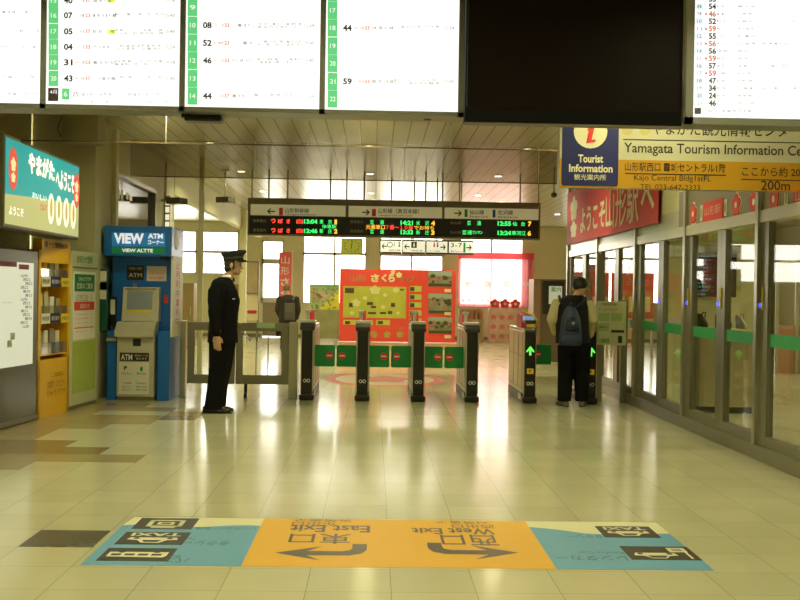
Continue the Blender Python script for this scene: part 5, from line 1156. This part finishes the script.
# --- guard, faces +Y locally, turned to face +X
gp = fl(213, 412.2)
root = empty('person', (gp.x, gp.y, 0), 'person in dark uniform and peaked cap standing in profile, one hand at the side', 'person', None, None, -PI/2)
UNI = mat('navy_black_uniform', (.006, .006, .008), .85, bump=.15, scale=40, spec=.15)
I3 = Matrix.Identity(3); tl = Matrix.Rotation(-.08, 3, 'X')
hc = (0, .205, 1.70)
rsh, rel, rwr = (.19, .07, 1.45), (.25, .035, 1.16), (.25, .06, .90)
lsh, lel, lwr = (-.19, .09, 1.46), (-.235, .05, 1.16), (-.225, .14, .90)
b = MB(); head(b, hc, tl, 1.04); b.cone((0, .13, 1.46), .058, (0, .175, 1.62), .054)
b.loft([((0, .10, .85), X*.15, Yv*.10), ((0, .10, 1.05), X*.14, Yv*.095), ((0, .10, 1.3), X*.165, Yv*.11), ((0, .10, 1.46), X*.15, Yv*.09), ((0, .12, 1.52), X*.07, Yv*.06)])
limb(b, [rsh, rel, rwr], [.05, .04, .028]); limb(b, [lsh, lel, lwr], [.05, .04, .028])
for sx in (-1, 1): limb(b, [(sx*.09, .10, .88), (sx*.1, .07, .5), (sx*.1, .01, .1)], [.075, .055, .035]); b.cone((sx*.1, .0, .07), .035, (sx*.1, .12, .045), .03)
hand(b, V(rwr)-Z*.01, (0, .12, -1), (-1, 0, 0), (0, 1, .1), .35, 1.1); hand(b, V(lwr)-Z*.01, (0, .12, -1), (1, 0, 0), (0, 1, .1), .35, 1.1)
b.build('body', SKIN, root, remesh=.006, local=True); face_bits(root, hc, tl, 1.04)
b = MB().loft([((0, .10, .80), X*.205, Yv*.175), ((0, .10, .95), X*.20, Yv*.165), ((0, .105, 1.1), X*.19, Yv*.16), ((0, .105, 1.28), X*.205, Yv*.185), ((0, .09, 1.40), X*.21, Yv*.165), ((0, .095, 1.49), X*.16, Yv*.115), ((0, .115, 1.55), X*.085, Yv*.07)], n=24)
limb(b, [rsh, rel, V(rwr)+Z*.03], [.088, .072, .060]); limb(b, [lsh, lel, V(lwr)+Z*.03], [.088, .072, .060])
jk = b.build('jacket', UNI, root, remesh=.009, local=True)
b = MB()
for z in (1.05, 1.18, 1.31): b.ell((.0, .262 if z < 1.1 else .288, z), .011, .008, .011, 10, 6)
b.build('button', mat('brass', (.7, .5, .2), .3, .9), jk, smooth=True, local=True)
for w_ in (rwr, lwr): MB().lathe(V(w_)+V((0, -.0, .035)), [(.057, -.0), (.058, .012)], 18).build('cuff_band', mat('gold_braid', (.4, .32, .15), .5), jk, local=True)
MB().box(.1, .18, .225, .25, 1.30, 1.308).build('pocket_trim', M_white, jk, local=True)
b = MB().loft([((0, .1, .96), X*.16, Yv*.12), ((0, .095, .86), X*.175, Yv*.135), ((0, .09, .80), X*.17, Yv*.13)], n=20)
for sx in (-1, 1): b.loft([((sx*.085, .10, .86), X*.10, Yv*.15), ((sx*.09, .085, .55), X*.085, Yv*.12), ((sx*.095, .045, .28), X*.077, Yv*.105), ((sx*.1, .02, .045), X*.075, Yv*.11)], n=16)
b.build('trousers', UNI, root, remesh=.009, local=True)
MB().loft([((0, .125, 1.515), X*.075, Yv*.065), ((0, .15, 1.575), X*.066, Yv*.06)], n=20).build('shirt_collar', M_white, root, smooth=True, local=True)
MB().loft([((0, .215, 1.50), X*.018, Yv*.012), ((0, .21, 1.545), X*.022, Yv*.014)], n=10).build('tie', M_ink, root, local=True)
b = MB().ell(V(hc)+V((0, -.018, .008)), .086, .09, .10, M=tl).ell(V(hc)+V((0, -.05, -.045)), .075, .055, .06, M=tl)
for sx in (-1, 1): b.ell(V(hc)+V((sx*.076, .012, -.02)), .012, .018, .045)
b.build('hair', mat('dark_hair', (.03, .022, .018), .6, bump=.4, scale=60), root, smooth=True, local=True)
cc = V(hc)+V((0, .0, .055)); R3 = Matrix.Rotation(.10, 3, 'X')
def sec(dz, rx, ry, oy=0): return (cc + R3 @ V((0, oy, dz)), R3 @ V((rx, 0, 0)), R3 @ V((0, ry, 0)))
cap = MB().loft([sec(-.01, .092, .112), sec(.035, .094, .115), sec(.065, .125, .145, .01), sec(.085, .128, .15, .014), sec(.098, .09, .11, .02), sec(.102, .02, .03, .02)], n=28).build('cap', mat('cap_green_black', (.022, .026, .02), .7), root, smooth=True, local=True)
MB().loft([sec(-.008, .094, .114), sec(.028, .096, .117)], n=28).build('cap_band', mat('cap_band', (.05, .055, .05), .5), cap, smooth=True, local=True)
b = MB(); N = 12
for k in range(N):
    a0, a1 = PI*.12+PI*.76*k/N, PI*.12+PI*.76*(k+1)/N
    f = lambda a, r, dz: cc + R3 @ V((.092*r*math.cos(a), .112*math.sin(a)+(r-1)*.45*math.sin(a)*.6, dz))
    b.hull8([f(a0, 1, -.012), f(a1, 1, -.012), f(a1, 1.2, -.04), f(a0, 1.2, -.04), f(a0, 1, -.004), f(a1, 1, -.004), f(a1, 1.2, -.033), f(a0, 1.2, -.033)])
b.build('cap_peak', M_black, cap, local=True)
MB().ell(cc + R3 @ V((0, .125, .035)), .014, .008, .018).build('cap_badge', MATS['brass'], cap, smooth=True, local=True)
for sx in (-1, 1): shoe(root, (sx*.1, .0, 0), (sx*.05, 1, 0), mat('black_leather', (.012, .01, .01), .25), 1.15)
# --- man with backpack, faces +Y (away)
mp = fl(573.5, 406.2); k_ = mp.y/FPX
def mx(px): return (px-573.5)*k_
def mz(py): return (406.2-py)*k_
root = empty('person', (mp.x, mp.y, 0), 'person in black vest with cream sleeves bending over the ticket gate, seen from behind', 'person')
hcm = V((mx(581), .20, mz(286))); th_ = Matrix.Rotation(-.55, 3, 'X') @ Matrix.Rotation(-.25, 3, 'Z')
shl, shr = V((mx(557), .10, mz(303))), V((mx(588.5), .10, mz(304)))
ell_, wrl = V((mx(552), .06, mz(319))), V((mx(558), .25, mz(334)))
elr, wrr = V((mx(592.5), .08, mz(319))), V((mx(593.5), .24, mz(335)))
b = MB(); head(b, hcm, th_, 1.15); b.cone((mx(575), .12, mz(298)), .058, hcm+V((0, -.02, -.06)), .055)
b.loft([((mx(572), 0, mz(345)), X*.15, Yv*.10), ((mx(572), .02, mz(330)), X*.15, Yv*.10), ((mx(572), .07, mz(312)), X*.17, Yv*.11), ((mx(573), .11, mz(299)), X*.15, Yv*.09)])
limb(b, [shl, ell_, wrl], [.05, .04, .028]); limb(b, [shr, elr, wrr], [.05, .04, .028])
hand(b, wrl, (.6, .6, -.4), (1, -.2, -.3), (0, .3, 1), .45, 1.05); hand(b, wrr, (-.1, .8, -.5), (-.2, -.3, -1), (-1, .1, 0), .4, 1.05)
for p3 in (((mx(565), 0, .9), (mx(564), .02, .5), (mx(563), 0, .1)), ((mx(580), 0, .9), (mx(581), .02, .5), (mx(582), 0, .1))): limb(b, p3, [.08, .06, .04]); b.cone(V(p3[2])-Z*.03, .035, V(p3[2])+V((0, .12, -.055)), .03)
b.build('body', SKIN, root, remesh=.006, local=True); face_bits(root, hcm, th_, 1.15)
b = MB().ell(hcm+th_ @ V((0, -.02, .024)), .100, .106, .108, M=th_).ell(hcm+th_ @ V((0, -.055, -.03)), .082, .058, .05, M=th_)
for sx in (-1, 1): b.ell(hcm+th_ @ V((sx*.082, .0, .01)), .018, .04, .04, M=th_)
b.build('hair', HAIR, root, remesh=.008, local=True)
VEST = mat('black_quilted_vest', (.014, .012, .011), .75, bump=.3, scale=18, spec=.2)
MB().loft([((mx(572), .0, mz(343)), X*.225, Yv*.15), ((mx(571.5), .02, mz(330)), X*.21, Yv*.145), ((mx(571), .06, mz(316)), X*.215, Yv*.15), ((mx(571.5), .09, mz(305)), X*.22, Yv*.135), ((mx(573), .115, mz(298.5)), X*.18, Yv*.11), ((mx(575.5), .15, mz(294.5)), X*.09, Yv*.075)], n=24).build('vest', VEST, root, remesh=.01, local=True)
CR = mat('cream_knit', (.62, .55, .33), .8, bump=.3, scale=30)
b = MB(); limb(b, [shl+V((-.0, 0, -.02)), ell_, wrl+(ell_-wrl)*.12], [.085, .080, .058]); b.build('sleeve', CR, root, remesh=.009, local=True)
b = MB(); limb(b, [shr+V((.0, 0, -.02)), elr, wrr+(elr-wrr)*.12], [.085, .070, .052]); b.build('sleeve', CR, root, remesh=.009, local=True)
TR = mat('black_trousers', (.006, .006, .007), .85, bump=.2, scale=30, spec=.15)
b = MB().loft([((mx(573), .0, mz(336)), X*.18, Yv*.125), ((mx(573), -.01, mz(346)), X*.195, Yv*.14), ((mx(573), 0, mz(352)), X*.19, Yv*.13)], n=20)
b.loft([((mx(565.3), 0, mz(345)), X*.115, Yv*.13), ((mx(565), .01, mz(370)), X*.10, Yv*.11), ((mx(564), .0, mz(401)), X*.088, Yv*.10)], n=16)
b.loft([((mx(581), 0, mz(345)), X*.12, Yv*.13), ((mx(581.5), .01, mz(370)), X*.105, Yv*.11), ((mx(582), .0, mz(401)), X*.09, Yv*.10)], n=16)
b.build('trousers', TR, root, remesh=.009, local=True)
SN = mat('grey_trainer', (.16, .14, .12), .6)
shoe(root, (mx(563.5), .0, 0), (-.25, 1, 0), SN); shoe(root, (mx(582), .0, 0), (.3, 1, 0), SN)
# backpack (worn by the man: moves on its own)
BP = mat('navy_nylon', (.022, .038, .095), .55, bump=.3, scale=25); BP2 = mat('navy_nylon_dark', (.012, .02, .055), .6)
c = V((mp.x, mp.y, 0)); bx_ = lambda px: mp.x+mx(px)
e = empty('backpack', (bx_(566.5), mp.y-.2, mz(345)), 'dark navy backpack on the back of the person in the black vest', 'backpack')
z_ = mz
MB().loft([((bx_(566), mp.y-.21, z_(344.5)), X*.12, Yv*.07), ((bx_(566), mp.y-.215, z_(342)), X*.145, Yv*.095), ((bx_(566.3), mp.y-.21, z_(332)), X*.14, Yv*.10), ((bx_(566.8), mp.y-.17, z_(318)), X*.12, Yv*.09), ((bx_(567), mp.y-.13, z_(309)), X*.08, Yv*.065), ((bx_(567), mp.y-.11, z_(305)), X*.03, Yv*.03)], n=20).build('main_bag', BP, e, smooth=True)
MB().loft([((bx_(565.5), mp.y-.30, z_(344)), X*.11, Yv*.03), ((bx_(565.5), mp.y-.31, z_(341)), X*.135, Yv*.04), ((bx_(565.7), mp.y-.305, z_(335)), X*.13, Yv*.035), ((bx_(565.8), mp.y-.29, z_(333)), X*.10, Yv*.02)], n=20).build('front_pocket', BP, e, smooth=True)
MB().loft([((bx_(566.5), mp.y-.285, z_(330)), X*.085, Yv*.03), ((bx_(567), mp.y-.27, z_(323)), X*.08, Yv*.035), ((bx_(567), mp.y-.225, z_(316)), X*.05, Yv*.02)], n=16).build('upper_pocket', BP2, e, smooth=True)
MB().fpoly(front(mp.y-.318), [(bx_(565), z_(321)), (bx_(569), z_(321)), (bx_(567), z_(324.5))], 0, .003).build('logo', mat('grey_logo', (.3, .33, .38), .5), e)
for s0 in (((562, 309), (558, 301), (558, 296)), ((571.5, 309), (580, 302), (584, 297))):
    MB().tube([(bx_(s0[0][0]), mp.y-.09, z_(s0[0][1])), (bx_(s0[1][0]), mp.y-.06, z_(s0[1][1])), (bx_(s0[2][0]), mp.y+.06, z_(s0[2][1]))], .02, 8).build('shoulder_strap', BP2, e, smooth=True)
MB().tube([(bx_(566), mp.y-.12, z_(306)), (bx_(566.4), mp.y-.14, z_(302.5)), (bx_(568), mp.y-.14, z_(302.5)), (bx_(568.4), mp.y-.12, z_(306))], .009, 8).build('grab_loop', BP2, e, smooth=True)
# --- far man, faces +Y
fp = at(288, 300, 24.0); k_ = 24.0/FPX; base = 24.0
foot = 1.4
root = empty('person', (fp.x, 24.0, 0), 'distant person in dark coat with a grey backpack, standing behind the gates', 'person')
dx = lambda px: (px-288)*k_
zz_ = lambda py: at(288, py, 24.0).z
hcf = V((dx(286.5), .05, zz_(289)))
b = MB(); head(b, hcf, I3, 1.0); b.cone((0, 0, zz_(296)), .058, hcf-Z*.06, .054)
b.loft([((0, 0, .85), X*.15, Yv*.10), ((0, 0, 1.1), X*.15, Yv*.1), ((0, 0, zz_(297)), X*.15, Yv*.09)])
A = [V((-.19, 0, zz_(299))), V((-.235, .0, zz_(310))), V((-.17, .16, zz_(318)))]; B = [V((.19, 0, zz_(299))), V((.235, .0, zz_(310))), V((.19, .16, zz_(318)))]
limb(b, A, [.05, .04, .028]); limb(b, B, [.05, .04, .028]); hand(b, A[2], (.5, .8, -.2), (0, 0, -1), (1, 0, 0)); hand(b, B[2], (-.5, .8, -.2), (0, 0, -1), (-1, 0, 0))
for sx in (-1, 1): limb(b, [(sx*.09, 0, .88), (sx*.1, .01, .5), (sx*.1, 0, .1)], [.075, .055, .038]); b.cone((sx*.1, 0, .07), .035, (sx*.1, .12, .045), .03)
b.build('body', SKIN, root, remesh=.007, local=True); face_bits(root, hcf, I3)
MB().ell(hcf+V((0, -.012, .018)), .083, .09, .092).build('hair', mat('grey_hair', (.16, .12, .08), .7), root, smooth=True, local=True)
b = MB().loft([((0, 0, zz_(323)), X*.205, Yv*.15), ((0, 0, zz_(312)), X*.19, Yv*.14), ((0, 0, zz_(300)), X*.205, Yv*.13), ((0, 0, zz_(296.5)), X*.15, Yv*.09), ((0, .01, zz_(294.5)), X*.07, Yv*.06)], n=20); limb(b, A, [.072, .065, .05]); limb(b, B, [.072, .065, .05])
b.build('coat', mat('dark_brown_coat', (.03, .022, .02), .8), root, remesh=.01, local=True)
b = MB().loft([((0, 0, .95), X*.16, Yv*.12), ((0, 0, .8), X*.175, Yv*.13)], n=16)
for sx in (-1, 1): b.loft([((sx*.085, 0, .87), X*.09, Yv*.12), ((sx*.1, .0, .07), X*.065, Yv*.08)], n=14)
b.build('trousers', mat('grey_brown_trousers', (.12, .10, .07), .8), root, remesh=.01, local=True)
for sx in (-1, 1): shoe(root, (sx*.1, 0, 0), (sx*.1, 1, 0), M_char)
e = empty('backpack', (fp.x+dx(290.5), 23.82, zz_(320)), 'flat grey backpack on the distant person in the dark coat', 'backpack')
MB().box(fp.x+dx(285.5), fp.x+dx(295.5), 23.74, 23.85, zz_(320), zz_(303)).build('main_bag', mat('grey_canvas', (.10, .085, .065), .7), e, bevel=.03)
MB().box(fp.x+dx(286.5), fp.x+dx(294.5), 23.73, 23.77, zz_(319), zz_(311)).build('front_pocket', mat('grey_canvas_dark', (.08, .07, .055), .7), e, bevel=.015)
for s in (286.5, 293.5): MB().tube([(fp.x+dx(s), 23.84, zz_(304)), (fp.x+dx(s), 23.9, zz_(299)), (fp.x+dx(s), 24.0, zz_(296.5))], .018, 8).build('shoulder_strap', MATS['grey_canvas_dark'], e, smooth=True)
# ------------------------------------------------------------------ view
vs = S.view_settings; vs.view_transform = 'Standard'; vs.look = 'None'; vs.gamma = 1; vs.use_curve_mapping = False; vs.exposure = 0.0
S.cycles.use_denoising = True; S.cycles.max_bounces = 7; S.cycles.diffuse_bounces = 4; S.cycles.glossy_bounces = 4; S.cycles.transparent_max_bounces = 16; S.cycles.caustics_reflective = False; S.cycles.caustics_refractive = False
S.cycles.sample_clamp_indirect = 6
for o in S.objects:
    if o.type == 'LIGHT' and not o.data.cycles.is_portal: o.visible_glossy = True
